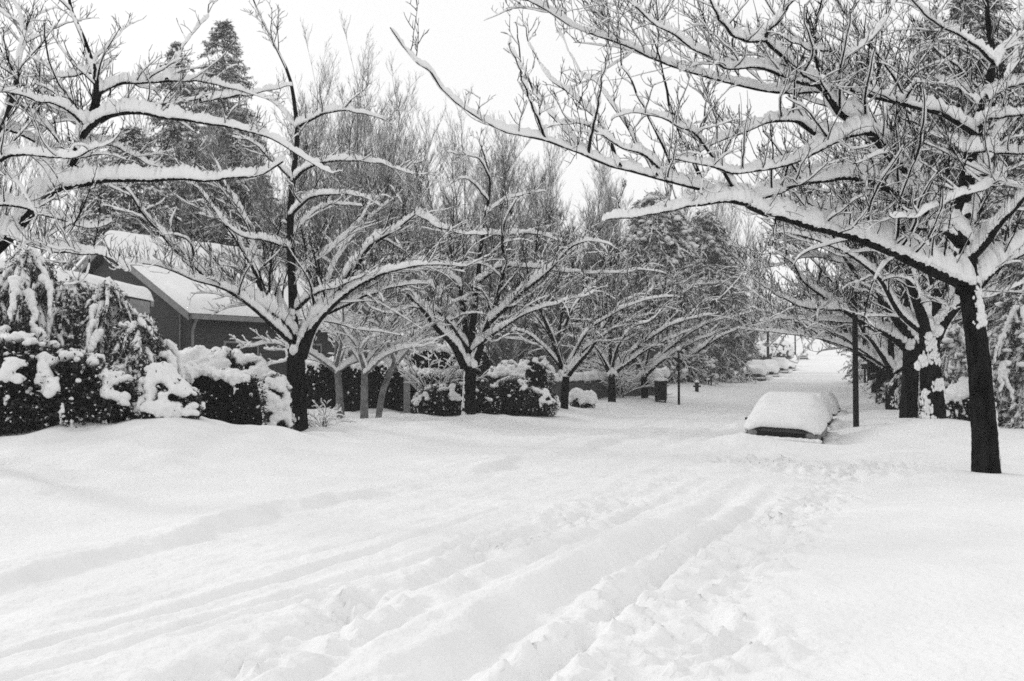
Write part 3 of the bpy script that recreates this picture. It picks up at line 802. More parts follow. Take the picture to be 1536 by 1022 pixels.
labs = ["fourth cherry tree of the right row, narrow trunk just right of the tall pole",
        "fifth cherry tree of the right row, partly hidden left of the fourth trunk",
        "sixth cherry tree of the right row, far up the street, faint behind the fifth",
        "seventh cherry tree of the right row, smallest and farthest before the street climbs"]
for i, (px, D) in enumerate(((1337, 36.0), (1321, 43.0), (1313, 51.0), (1306, 60.0))):
    b = base_at(px, D)
    rr = np.random.RandomState(40 + i)
    top = b + np.array([0, 0, 1.7 + .2 * i])
    az = [math.radians(a) for a in (175, 200, 160, 230, 300, 20, 80)]
    limbs = vase(b, top, rr, 7, (5.0, 7.0), (.09, .13), (38, 66), az=az, droop=.22)
    cherry(labs[i], b, [b - np.array([0, 0, .4]), b + np.array([0, 0, .8]), top], (.24, .19), limbs, 60 + i, .9 - .08 * i, detail=3 if i < 2 else 2, rmin=.009 + .002 * i, patches=[(.3, .6, -60, 30, 26, .07), (.0, .2, -100, 40, 20, .09)])
labs = ["cherry tree beyond the fifth of the left row, near the parked cars up the hill",
        "cherry tree standing beside the farther left-hand parked cars",
        ]
for i, (px, D) in enumerate(((1030, 60.0), (1085, 84.0))):
    b = base_at(px, D); rr = np.random.RandomState(80 + i)
    top = b + np.array([0, 0, 1.7])
    limbs = vase(b, top, rr, 6, (3.6, 5.0), (.08, .11), (35, 62), droop=.22)
    cherry(labs[i], b, [b - np.array([0, 0, .4]), b + np.array([0, 0, .8]), top], (.2, .16), limbs, 90 + i, .6, detail=2, rmin=.012)

# ------------------------------------------------------------------ far bare trees (the wood)
def wood_tree(seed, Ht=17.0, label=None):
    rng = np.random.RandomState(seed)
    root = thing('bare_tree', label, 'tree', (0, 0, 0))
    tr = Acc(); cr = Acc(); sn = Acc()
    n = rng.randint(1, 4)
    stems = []
    for k in range(n):
        p = np.array([rng.uniform(-.5, .5), rng.uniform(-.5, .5), -.5]); q = [p]; dr = np.array([rng.uniform(-.16, .16), rng.uniform(-.16, .16), 1.0])
        h = Ht * rng.uniform(.8, 1.05)
        for j in range(8):
            dr = unit(dr + rng.randn(3) * .05 + np.array([0, 0, .05])); p = p + dr * h / 8; q.append(p)
        stems.append(limb(q, .15 * rng.uniform(.7, 1.1), .012, 24, .04, rng))
    SP = np.stack([s[0] for s in stems]); SR = np.stack([s[1] for s in stems])
    tubes(tr, SP, SR, 7)
    dz = 3.0 / n
    P1, R1_ = spawn(SP, SR, rng, .22 / dz * 1.4, .34, .8, 4.5, .42, (28, 52), .32, (.1, .8), .12, 8, .11, .012, .3)
    tubes(cr, P1, R1_, 4); snow_on(sn, P1, R1_, rng, .014, 1.8, .07, K=4, m=1, gaps=.2)
    P2, R2 = spawn(P1, R1_, rng, .26, .42, .4, 1.9, .6, (25, 55), .30, (.1, .9), .12, 5, .14, .0075, .5)
    tubes(cr, P2, R2, 3); snow_on(sn, P2, R2, rng, .014, 1.5, .06, K=4, m=1, gaps=.3)
    P3, R3 = spawn(P2, R2, rng, .22, .5, .25, .9, .7, (25, 55), .3, (.1, .8), .1, 4, .14, .006, .6)
    tubes(cr, P3, R3, 3); snow_on(sn, P3[::2], R3[::2], rng, .013, 1.5, .05, K=4, m=1, gaps=.3)
    tr.build('trunk', M_HAZEBARK, root); cr.build('crown', M_HAZEBARK, root); sn.build('snow_cover', M_SNOW, root)
    return root

protos = [wood_tree(101 + i, 17.0) for i in range(4)]
WG = "leafless trees of the wood behind the gardens"
WL = "tall thin leafless tree in the snowy wood rising behind the left street trees"
RG = "leafless trees behind the right row"
RL = "leafless snowy tree behind the right row of street trees"
FG = "leafless trees at the far end of the street"
FL = "hazy leafless tree where the street climbs out of sight"
used = set()
rw = random.Random(5)
def put_wood(px, D, topy, group, label):
    k = rw.randrange(4)
    x = (px - CX) / F * D
    z = Hs(x, D)
    ht = CAMZ + (HOR - topy) / F * D - z
    s = ht / 19.5
    sc = (min(max(s * 1.0, .75), 1.25), min(max(s, .75), 1.25), s)
    if k not in used:
        used.add(k); o = protos[k]
        o.location = (x, D, z); o.scale = sc; o.rotation_euler = (0, 0, rw.uniform(0, 6.28)); o['label'] = label; o['group'] = group
        return o
    return copy_thing(protos[k], (x, D, z), rw.uniform(0, 6.28), sc, label, group)
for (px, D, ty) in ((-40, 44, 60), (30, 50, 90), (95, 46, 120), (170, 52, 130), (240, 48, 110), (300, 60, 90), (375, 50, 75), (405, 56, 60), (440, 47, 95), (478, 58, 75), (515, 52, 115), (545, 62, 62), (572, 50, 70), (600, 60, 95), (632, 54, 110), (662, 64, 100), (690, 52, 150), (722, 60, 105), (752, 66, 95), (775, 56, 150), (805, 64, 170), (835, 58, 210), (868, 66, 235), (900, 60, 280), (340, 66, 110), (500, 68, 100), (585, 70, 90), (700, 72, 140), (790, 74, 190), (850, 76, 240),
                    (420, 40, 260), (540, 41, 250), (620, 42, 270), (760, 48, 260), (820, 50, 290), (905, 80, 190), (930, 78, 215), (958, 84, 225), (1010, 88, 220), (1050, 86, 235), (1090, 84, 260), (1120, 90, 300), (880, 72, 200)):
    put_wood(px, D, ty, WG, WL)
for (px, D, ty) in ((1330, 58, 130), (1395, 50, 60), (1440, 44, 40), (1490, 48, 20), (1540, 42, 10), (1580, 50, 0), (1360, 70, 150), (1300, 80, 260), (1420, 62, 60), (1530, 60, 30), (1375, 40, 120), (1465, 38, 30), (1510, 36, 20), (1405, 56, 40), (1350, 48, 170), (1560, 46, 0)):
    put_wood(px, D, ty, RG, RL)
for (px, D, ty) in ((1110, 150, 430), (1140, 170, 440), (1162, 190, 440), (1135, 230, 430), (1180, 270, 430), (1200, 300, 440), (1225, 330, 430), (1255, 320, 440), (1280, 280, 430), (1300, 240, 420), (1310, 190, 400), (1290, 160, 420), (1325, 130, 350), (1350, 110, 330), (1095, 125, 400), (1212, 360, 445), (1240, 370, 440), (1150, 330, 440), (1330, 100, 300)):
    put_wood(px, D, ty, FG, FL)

# ------------------------------------------------------------------ conifers
def conifer(label, loc, Ht, Rb, seed, droop=.5, nb=150, snow=1.0, leafmat=None, group=None, size=1.0, z0=.06, dens=1.0, name='conifer_tree', card=1.0, shape=.6, cmul=1, dust=.38, clump=.10, tongues=0):
    rng = np.random.RandomState(seed)
    root = thing(name, label, 'tree', loc, group)
    tr = Acc(); fo = Acc(); sn = Acc()
    tp, trr = limb([(0, 0, -.4), (0.05, 0, Ht * .5), (0, .05, Ht)], Ht * .018, .02, 16, .02, rng)
    tubes(tr, tp[None], trr[None], 8)
    t = z0 + (1 - z0) * rng.rand(nb) ** 0.9
    az = rng.rand(nb) * 6.283
    L = Rb * (1 - t) ** shape * rng.uniform(.75, 1.15, nb) + .25
    p = np.stack([np.zeros(nb), np.zeros(nb), t * Ht], 1)
    D = np.stack([np.cos(az), np.sin(az), rng.uniform(0, .35, nb)], 1); D = unit(D)
    N = 7; pts = [p]
    for k in range(1, N):
        D = D + rng.randn(nb, 3) * .06; D[:, 2] -= droop * .30
        D = unit(D); p = p + D * (L / (N - 1))[:, None]; pts.append(p)
    P = np.stack(pts, 1); R = (0.012 + .012 * L)[:, None] * np.linspace(1, .3, N)[None]
    tubes(tr, P, R, 4)
    # sprays
    P2, R2 = spawn(P, R, rng, .20 / size / dens, .38, .25, 1.1, .5, (35, 70), -.25 * droop, (-.9, .1), .1, 5, .12, .006, .5, .3)
    tubes(fo, P2, R2, 3)
    allP = [P2.reshape(-1, 3)]; allT = [unit(np.gradient(P2, axis=1)).reshape(-1, 3)]
    Pm, _ = refine(P, R, 2)
    allP.append(Pm.reshape(-1, 3)); allT.append(unit(np.gradient(Pm, axis=1)).reshape(-1, 3))
    C = np.concatenate(allP); TT = np.concatenate(allT)
    reps = max(1, int(round(3 * dens * cmul)))
    C = np.repeat(C, reps, 0); TT = np.repeat(TT, reps, 0)
    Dd = TT + rng.randn(*TT.shape) * .55; Dd[:, 2] -= .35
    C = C + rng.randn(*C.shape) * .04
    cards(fo, C, rng.uniform(.14, .30, len(C)) * card, rng.uniform(.035, .065, len(C)) * card, Dd, rng)
    kd = rng.rand(len(C)) < dust
    if kd.any():
        Dh = Dd[kd].copy(); Dh[:, 2] *= .5
        cards(sn, C[kd] + np.array([0, 0, .02]), rng.uniform(.10, .24, kd.sum()) * card, rng.uniform(.05, .09, kd.sum()) * card, Dh, rng)
    if clump:
        e = P2[:, rng.randint(1, 5)]; kk = rng.rand(len(e)) < .30
        blobs(sn, e[kk] + np.array([0, 0, .03]), clump * rng.uniform(.5, 1.2, (kk.sum(), 1)) * np.array([[1.2, 1.2, .7]]), rng, 1, .3)
    snow_on(sn, P, R, rng, .06 * snow, 2.0, .22 * snow, K=6, m=2, gaps=.25, lo=.05, hi=.4)
    keep = rng.rand(len(P2)) < .62
    P3 = P2[keep].copy(); R3 = R2[keep] * 2.2
    snow_on(sn, P3, R3, rng, .05 * snow, 1.5, .16 * snow, K=4, m=2, gaps=.25, lo=.05, hi=.4)
    for _ in range(tongues):
        a_ = rng.uniform(0, 2 * math.pi); t_ = rng.uniform(.25, .9); rad = Rb * (1 - t_) ** shape * rng.uniform(.55, .9); zt_ = t_ * Ht * .95
        n_ = rng.randint(12, 20); wd_ = rng.uniform(.05, .11)
        C_ = []; S2 = []
        for q_ in range(n_):
            u_ = q_ / n_; C_.append((math.cos(a_) * (rad + .35 * u_ ** .5), math.sin(a_) * (rad + .35 * u_ ** .5), zt_ - .75 * u_ ** 1.3)); S2.append((wd_ * (1.1 - .75 * u_), wd_ * (1.1 - .75 * u_), .09))
            a_ += rng.uniform(-.03, .03)
        blobs(sn, C_, S2, rng, 1, .35)
    tr.build('trunk', M_HAZEBARK, root); fo.build('crown', leafmat or M_HAZENEEDLE, root); sn.build('snow_cover', M_SNOW, root)
    return root

def fir(label, px, D, topy, Rb, seed, **kw):
    x = (px - CX) / F * D; z = Hs(x, D)
    return conifer(label, (x, D, z), CAMZ + (HOR - topy) / F * D - z, Rb, seed, **kw)

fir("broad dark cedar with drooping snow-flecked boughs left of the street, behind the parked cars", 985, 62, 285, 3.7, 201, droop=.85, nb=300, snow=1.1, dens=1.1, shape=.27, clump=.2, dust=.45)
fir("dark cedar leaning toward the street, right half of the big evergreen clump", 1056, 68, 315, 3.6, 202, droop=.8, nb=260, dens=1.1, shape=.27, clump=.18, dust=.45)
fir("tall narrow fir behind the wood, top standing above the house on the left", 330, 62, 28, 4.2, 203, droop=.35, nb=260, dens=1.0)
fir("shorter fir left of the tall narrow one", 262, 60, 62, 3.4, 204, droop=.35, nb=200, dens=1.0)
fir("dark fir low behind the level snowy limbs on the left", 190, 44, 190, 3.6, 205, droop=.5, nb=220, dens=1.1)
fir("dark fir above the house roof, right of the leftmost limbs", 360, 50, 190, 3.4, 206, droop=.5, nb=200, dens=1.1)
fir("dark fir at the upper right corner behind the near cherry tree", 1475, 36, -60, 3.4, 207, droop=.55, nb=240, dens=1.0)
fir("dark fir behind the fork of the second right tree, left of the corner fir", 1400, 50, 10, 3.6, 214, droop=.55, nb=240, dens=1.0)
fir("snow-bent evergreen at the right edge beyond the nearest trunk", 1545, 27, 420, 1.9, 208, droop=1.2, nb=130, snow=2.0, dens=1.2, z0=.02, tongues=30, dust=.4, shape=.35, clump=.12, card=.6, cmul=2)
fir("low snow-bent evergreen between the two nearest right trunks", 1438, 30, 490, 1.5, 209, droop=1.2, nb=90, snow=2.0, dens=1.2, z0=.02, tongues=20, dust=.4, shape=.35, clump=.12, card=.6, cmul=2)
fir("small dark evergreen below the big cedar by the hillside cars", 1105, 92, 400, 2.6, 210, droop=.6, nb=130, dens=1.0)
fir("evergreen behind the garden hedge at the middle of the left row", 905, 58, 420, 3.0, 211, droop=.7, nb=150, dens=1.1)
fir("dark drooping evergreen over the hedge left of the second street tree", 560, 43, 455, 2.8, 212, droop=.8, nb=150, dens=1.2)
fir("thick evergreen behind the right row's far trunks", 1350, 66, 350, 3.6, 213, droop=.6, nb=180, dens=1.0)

# ------------------------------------------------------------------ shrubs
def shrub(name, label, cat, loc, blobsl, seed, nleaf=5000, leaf=(.05, .11), snow_top=1.0, drips=14, voxel=.035, leafmat=None, wildness=.06, group=None, patch=.35, cover=.35, snow_size=.14, cap=None, nfreq=2.1):
    """blobsl: list of ((cx,cy,cz),(rx,ry,rz)) relative to loc"""
    rng = np.random.RandomState(seed)
    root = thing(name, label, cat, loc, group)
    fo = Acc(); sn = Acc()
    C = np.array([b_[0] for b_ in blobsl], float); S = np.array([b_[1] for b_ in blobsl], float)
    co = Acc(); blobs(co, C, S * .80, rng, 3, .08); co.build('stems', M_CORE_SHADE, root)  # solid dark core added to block light inside the foliage, no modelled stems
    w = (S[:, 0] * S[:, 2] + S[:, 0] * S[:, 1]); w /= w.sum()
    k = rng.choice(len(C), nleaf, p=w)
    d_ = unit(rng.randn(nleaf, 3))
    p = C[k] + d_ * S[k] * rng.uniform(.80, 1.04, nleaf)[:, None]
    ok = p[:, 2] > -.1
    p, dd = p[ok], d_[ok]
    dr = dd + rng.randn(*dd.shape) * .6
    cards(fo, p, rng.uniform(leaf[0], leaf[1], len(p)), rng.uniform(leaf[0], leaf[1], len(p)) * .5, dr, rng)
    kd = (rng.rand(len(p)) < (.05 if cap is not None else .15)) & (dd[:, 2] > -.5)
    ds = Acc(); cards(ds, p[kd] * 1.0 + dd[kd] * .02, rng.uniform(leaf[0], leaf[1], kd.sum()) * .8, rng.uniform(leaf[0], leaf[1], kd.sum()) * .5, dr[kd] * np.array([1, 1, .4]), rng)
    hp = np.array([mnoise.noise(Vector(pp * 3.3 + seed)) for pp in p[kd]])
    dsel = p[kd][(hp > .12)]
    if len(dsel): blobs(ds, dsel[::3], snow_size * rng.uniform(.15, .4, (len(dsel[::3]), 1)) * np.ones((1, 3)), rng, 1, .3)
    ds.build('snow_dust', M_SNOW, root)
    # snow masses resting on the upper surface
    m = int(430 * snow_top * w.shape[0] ** .5)
    k = rng.choice(len(C), m, p=w)
    d_ = unit(rng.randn(m, 3) * np.array([1, 1, .9]))
    d_[:, 2] = np.where(rng.rand(m) < (.8 if cover >= 0 else .55), np.abs(d_[:, 2]), d_[:, 2])
    keep = d_[:, 2] > cover * rng.uniform(.5, 1.3, m) - (0 if cover >= 0 else .1)
    k, d_ = k[keep], d_[keep]
    p = C[k] + d_ * S[k] * 1.0
    inside = np.zeros(len(p), bool)
    for j in range(len(C)):
        q = (((p - C[j]) / (S[j] * .9)) ** 2).sum(1)
        inside |= (q < 1)
    nzv = np.array([mnoise.noise(Vector(pp * nfreq + seed)) for pp in p])
    keep = ~inside & (nzv > -patch) & (p[:, 2] > .05)
    p, d_ = p[keep], d_[keep]
    s = rng.uniform(.35, 1.1, len(p))[:, None] * snow_size * np.array([1.15, 1.15, .85])
    blobs(sn, p, s, rng, 2, .22)
    if cap is not None:      # level snow cap of a clipped hedge with ragged fingers over its faces
        (cv, ch, cth) = cap; cv = np.array(cv, float); Lh = np.linalg.norm(cv[:2]); uh = cv / Lh; nh = np.array([-uh[1], uh[0], 0])
        for q in np.arange(-.15, Lh + .15, .085):
            hv = .5 + .9 * abs(mnoise.noise(Vector((q * 1.6, seed, 0))) + .15)
            for w_ in np.linspace(-1, 1, 6):
                c_ = uh * q + nh * w_ * cth * .5 + np.array([0, 0, ch - .02 - .08 * w_ * w_ + .03 * rng.randn()]) + rng.randn(3) * .02
                blobs(sn, [c_], [np.array([.085, .085, snow_size * .75 * hv]) * rng.uniform(.7, 1.25)], rng, 2, .3)
            for sd_ in (-1, 1):
                dl = max(0, mnoise.noise(Vector((q * 3.1, seed * 2.0 + sd_, 5))) + .12) * 1.1
                for zz in np.arange(0, dl, .06):
                    if rng.rand() < .85: blobs(sn, [uh * q + nh * sd_ * (cth * .56 + .02 + .05 * rng.rand()) + np.array([0, 0, ch - .08 - zz]) + rng.randn(3) * .015], [np.array([.05, .05, .055]) * rng.uniform(.5, 1.15) * (1 - .4 * zz / (dl + .01))], rng, 1, .3)
    # snow sliding down the sides
    for j in range(drips):
        kk = rng.choice(len(C), p=w); a = rng.uniform(math.pi, 2 * math.pi) if rng.rand() < .8 else rng.rand() * 6.28
        z_ = rng.uniform(-.2, .6)
        for q in range(rng.randint(3, 8)):
            zz = z_ - q * .11
            if zz < -.9: break
            c_ = math.sqrt(max(0, 1 - zz * zz))
            pp = C[kk] + S[kk] * np.array([math.cos(a) * c_, math.sin(a) * c_, zz]) * 1.01
            if pp[2] > 0: blobs(sn, [pp], [np.array([.6, .6, .8]) * snow_size * rng.uniform(.2, .65)], rng, 2, .25)
            a += rng.uniform(-.05, .05)
    fo.build('foliage', leafmat or M_LEAF, root)
    if sn.n: remesh(sn.build('snow_cover', M_SNOW, root), voxel, 1, snow_size * .75)
    return root

def at(px, D, dz=0.0):
    x = (px - CX) / F * D
    return (x, D, Hs(x, D) + dz)

# big dark evergreen shrub at the left edge
shrub('evergreen_shrub', "big dark evergreen shrub at the left edge, speckled with snow clumps", 'shrub', at(70, 17.5, -.15),
      [((-1.5, .2, .6), (1.1, .9, .95)), ((-.5, .1, .75), (.95, .9, 1.0)), ((.4, .2, .6), (.85, .8, .85)), ((1.05, .4, .45), (.6, .6, .62)), ((-.9, .5, 1.15), (.9, .7, .75))],
      301, 16000, (.05, .12), 1.0, 26, .032, patch=.02, cover=.1, snow_size=.10)
conifer("drooping evergreen draped with long white snow tongues, behind the big left shrub", at(35, 18.9), 3.35, 1.7, 302, droop=1.6, nb=170, snow=1.7, leafmat=M_LEAF, z0=.12, dens=1.1, card=.42, cmul=3, shape=.22, clump=.05, tongues=34, dust=.15)
conifer("bushy drooping evergreen right of the snow-draped one, in front of the house", at(160, 19.4), 2.75, 1.35, 303, droop=1.4, nb=140, snow=1.3, leafmat=M_LEAF, z0=.1, dens=1.2, card=.40, cmul=3, shape=.22, clump=.05, tongues=16, dust=.15)
conifer("short dark evergreen wedged between the two drooping ones on the left", at(104, 19.3), 2.75, 1.25, 323, droop=1.2, nb=120, snow=1.2, leafmat=M_LEAF, z0=.1, dens=1.2, card=.42, cmul=3, shape=.3, clump=.06, tongues=12, dust=.12)
conifer("lowest ragged evergreen at the right end of the big left shrub", at(206, 19.0), 1.9, 1.0, 324, droop=1.1, nb=100, snow=1.5, leafmat=M_LEAF, z0=.1, dens=1.2, card=.42, cmul=3, shape=.35, clump=.06, tongues=12, dust=.2)
conifer("dark ragged evergreen at the far left edge between the drooping ones and the frame", at(-45, 20.5), 3.6, 1.5, 322, droop=1.3, nb=130, snow=1.3, leafmat=M_LEAF, z0=.1, dens=1.1, card=.45, cmul=2, shape=.3, clump=.06, tongues=14, dust=.15)
shrub('round_shrub', "small rounded shrub nearly buried in snow at the foot of the bank", 'shrub', at(248, 17.9, -.05),
      [((-.08, 0, .55), (.30, .32, .42)), ((.12, -.05, .36), (.36, .35, .36)), ((.40, 0, .22), (.26, .3, .34)), ((-.36, .05, .24), (.28, .3, .32)), ((.0, -.15, .15), (.4, .35, .25))], 304, 3500, (.04, .09), 1.6, 6, .03, cover=-.6, patch=.14, snow_size=.075, nfreq=4.5)
def hedge(label, p0, p1, h, th, seed, D0=None, snowh=.16, group=None, name='hedge'):
    """clipped hedge from p0 to p1 (ground points)"""
    p0 = np.array(p0, float); p1 = np.array(p1, float); L = np.linalg.norm((p1 - p0)[:2]); n = max(2, int(L / .45))
    bl = []
    rng = np.random.RandomState(seed)
    for i in range(n + 1):
        q = (p1 - p0) * (i / n)
        bl.append(((q[0], q[1], q[2] + h * .55), (th * .55, th * .52, h * .47 * rng.uniform(.95, 1.05))))
        bl.append(((q[0] + .05, q[1], q[2] + h * .28), (th * .56, th * .54, h * .42)))
    return shrub(name, label, 'hedge', tuple(p0), bl, seed, int(3400 * L * h), (.04, .09), 0.0, 0, .028, cover=.80, patch=.35, snow_size=snowh, group=group, cap=(p1 - p0, h, th))
hedge("dark clipped hedge with a thick snow cap in front of the house", at(222, 20.5), at(365, 21.0), 1.32, .85, 305, snowh=.17)
hedge("narrow snow-capped hedge piece between the big shrub and the small rounded shrub", at(180, 21.0), at(235, 21.2), 1.25, .8, 306, snowh=.19)
shrub('round_shrub', "upright snow-plastered shrub just left of the first trunk of the left row", 'shrub', at(398, 23.0, -.05),
      [((-.25, 0, .45), (.4, .4, .6)), ((.2, 0, .85), (.38, .4, .7)), ((.3, 0, .3), (.35, .4, .45))], 307, 7000, (.04, .09), 1.3, 14, .03, cover=-.6, patch=.08, snow_size=.09, nfreq=4)
shrub('round_shrub', "snow-topped shrub against the house wall under the downpipe", 'shrub', at(325, 27.5, .2),
      [((-.6, 0, .95), (.6, .5, .8)), ((.2, 0, .95), (.7, .5, .75)), ((.9, 0, .8), (.5, .4, .7))], 308, 5000, (.05, .1), 1.1, 12, .04, cover=.2, snow_size=.15)
# low twiggy plant right of the first trunk
def twiggy(label, loc, seed, h=.7, n=16, name='twiggy_bush', spread=.7, r=.012, snow=1.0):
    rng = np.random.RandomState(seed)
    root = thing(name, label, 'bush', loc)
    a = rng.rand(n) * 6.28; th = rng.uniform(.2, 1.1, n) * spread * 1.4
    D_ = np.stack([np.cos(a) * np.sin(th), np.sin(a) * np.sin(th), np.cos(th)], 1)
    p = np.zeros((n, 3)) + rng.randn(n, 3) * .06; p[:, 2] = -.1; pts = [p]
    for k in range(7):
        D_ = unit(D_ + rng.randn(n, 3) * .12 - np.array([0, 0, .08 * k * spread])); p = p + D_ * h * 1.2 / 7; pts.append(p)
    P = np.stack(pts, 1); R = np.full((n, 8), r) * np.linspace(1, .4, 8)
    st = Acc(); sn = Acc()
    tubes(st, P, R, 4); snow_on(sn, P, R, rng, .03 * snow, 2, .1, K=4, m=2)
    P2, R2 = spawn(P, R, rng, .09, .4, .12, .5, .6, (30, 60), .1, (-.6, .3), .2, 5, .15, .005)
    tubes(st, P2, R2, 3); snow_on(sn, P2, R2, rng, .028 * snow, 2, .08, K=4, m=2)
    st.build('stems', M_TWIG, root); sn.build('snow_cover', M_SNOW, root)
    return root
twiggy("low snowy twigs poking out right of the first trunk of the left row", at(488, 24.6), 311, .75, 16)
# hedge line in the middle
hedge("long dark hedge behind the three pale trunks", at(455, 34.0), at(600, 34.5), 1.75, .9, 312, snowh=.16)
hedge("square-cut dark hedge right of the pale gatepost", at(622, 34.0), at(705, 34.0), 1.45, .9, 313, snowh=.13)
hedge("tall dark hedge farther back between the first and second left trunks", at(585, 40.0), at(720, 41.0), 2.3, 1.2, 325, snowh=.2)
shrub('evergreen_shrub', "rounded dark shrub just left of the second trunk of the left row", 'shrub', at(665, 31.5, -.1),
      [((-.3, 0, .45), (.65, .6, .6)), ((.35, 0, .55), (.6, .6, .65))], 314, 5000, (.05, .1), .5, 10, .035, patch=-.02, cover=.15, snow_size=.09)
shrub('evergreen_shrub', "wide low dark shrub right of the second trunk of the left row", 'shrub', at(765, 32.5, -.1),
      [((-.75, 0, .5), (.75, .6, .6)), ((.1, 0, .62), (.75, .6, .72)), ((.9, 0, .45), (.65, .6, .55))], 315, 8000, (.05, .1), .5, 12, .035, patch=-.02, cover=.15, snow_size=.09)
shrub('evergreen_shrub', "snow-topped shrub standing taller behind the wide low dark one", 'shrub', at(785, 35.5, 0),
      [((-.6, 0, .9), (.7, .6, .9)), ((.35, 0, 1.05), (.75, .6, .95))], 316, 6000, (.05, .1), .6, 12, .04, cover=.35, patch=.08, snow_size=.11, nfreq=3)
for i, (px, D_, lab) in enumerate(((865, 38, "left of two small cone-shaped snow mounds by the third trunk of the left row"), (882, 38.6, "right of two small cone-shaped snow mounds by the third trunk of the left row"))):
    shrub('small_shrub', lab, 'shrub', at(px, D_, -.05), [((0, 0, .3), (.26, .26, .45))], 317 + i, 900, (.04, .08), .9, 4, .03, cover=.0, patch=.2, snow_size=.10)
twiggy("snowy leafless bush between the hedge and the pale gatepost", at(655, 33.2), 319, 1.9, 22, spread=.5, r=.02)
twiggy("snowy bush overhanging the long low garden wall", at(930, 47), 320, 2.2, 30, spread=.6, r=.02)
for i, (px, D_, ln, lab) in enumerate(((512, 29.5, -.10, "left of three pale bare trunks standing before the dark hedge"),
                                   (547, 29.0, .0, "middle and thickest of three pale bare trunks before the dark hedge"),
                                   (566, 30.0, .35, "right one of three pale bare trunks, leaning to the right"))):
    rr = np.random.RandomState(330 + i); b = np.array(at(px, D_))
    tp = b + np.array([ln * 1.6, 0, 1.7])
    root_l = vase(b, tp, rr, 5, (2.4, 3.6), (.06, .08), (25, 60), droop=.3)
    root = thing('pale_barked_tree', lab, 'tree', b, "pale trunks before the hedge")
    tr = Acc(); cr = Acc(); sn = Acc()
    p_, r_ = limb([b - np.array([0, 0, .4]), b + np.array([ln * .5, 0, .8]), tp], .145 if i < 2 else .10, .09, 20, .01, rr); tubes(tr, p_[None], r_[None], 10)
    LP = np.stack([l[0] for l in root_l]); LR = np.stack([l[1] for l in root_l]); tubes(tr, LP, LR, 6); snow_on(sn, LP, LR, rr, .04, 2.2, .2, K=6, m=2)
    P1, R1_ = spawn(LP, LR, rr, .22, .4, .4, 1.6, .5, (30, 60), .1, (-.7, .3), .1, 8, .12, .010); tubes(cr, P1, R1_, 4); snow_on(sn, P1, R1_, rr, .03, 2.2, .1, K=4, m=1)
    P2, R2 = spawn(P1, R1_, rr, .16, .5, .2, .8, .6, (30, 60), .05, (-.7, .3), .1, 5, .12, .008); tubes(cr, P2, R2, 3); snow_on(sn, P2, R2, rr, .028, 2.2, .08, K=4, m=1)
    tr.build('trunk', M_PALEBARK, root, b); cr.build('crown', M_TWIG, root, b); sn.build('snow_cover', M_SNOW, root, b)
# shrubs on the right, behind the row
shrub('round_shrub', "white snow-loaded bush low behind the snow-plastered right trunk", 'shrub', at(1432, 27.5, -.1),
      [((-.3, 0, .4), (.55, .5, .6)), ((.3, 0, .6), (.5, .5, .75))], 341, 4500, (.05, .1), 1.2, 16, .035, cover=-.2, patch=.1, snow_size=.12)
hedge("dark hedge behind the right row of trunks", at(1395, 38), at(1480, 36), 2.3, 1.0, 342, snowh=.2)
# hillside hedges, far left
hedge("distant snowy hedge beside the hillside street, behind the parked cars", at(1060, 84), at(1108, 112), 2.0, 1.6, 343, snowh=.3)
for i, (px, D_, h, lab) in enumerate(((1126, 118, 2.8, "snow-crusted bush behind the hillside cars, nearest the utility pole"), (1160, 150, 3.0, "large pale snow-crusted bush right of the utility pole"), (1095, 104, 2.8, "rounded hedge bush left of the utility pole"))):
    shrub('evergreen_shrub', lab, 'shrub', at(px, D_, -.2), [((-h * .5, 0, h * .45), (h * .6, h * .5, h * .5)), ((h * .4, 0, h * .5), (h * .6, h * .5, h * .55))], 350 + i, 5000, (.12, .26), 1.3, 20, .10, cover=-.3, patch=.25, snow_size=.24, leafmat=M_HAZEBARK)
shrub('round_shrub', "round snow-covered bush beside the dark upright bin", 'shrub', at(982, 49.5, 0), [((-.1, 0, .8), (.42, .42, .5)), ((.35, .3, .95), (.3, .3, .6))], 361, 2500, (.05, .1), 1, 2, .035, cover=.15, patch=.35, snow_size=.15)

# ------------------------------------------------------------------ house
def prism(acc, poly, d0, d1):
    """extrude a polygon (list of world points) from offset d0 to d1"""
    n = len(poly); a = [np.array(p) + d0 for p in poly]; b_ = [np.array(p) + d1 for p in poly]
    v = a + b_; q = [(i, (i + 1) % n, n + (i + 1) % n, n + i) for i in range(n)]
    t = [(0, i + 1, i) for i in range(1, n - 1)] + [(n, n + i, n + i + 1) for i in range(1, n - 1)]
    acc.add(v, q, t)

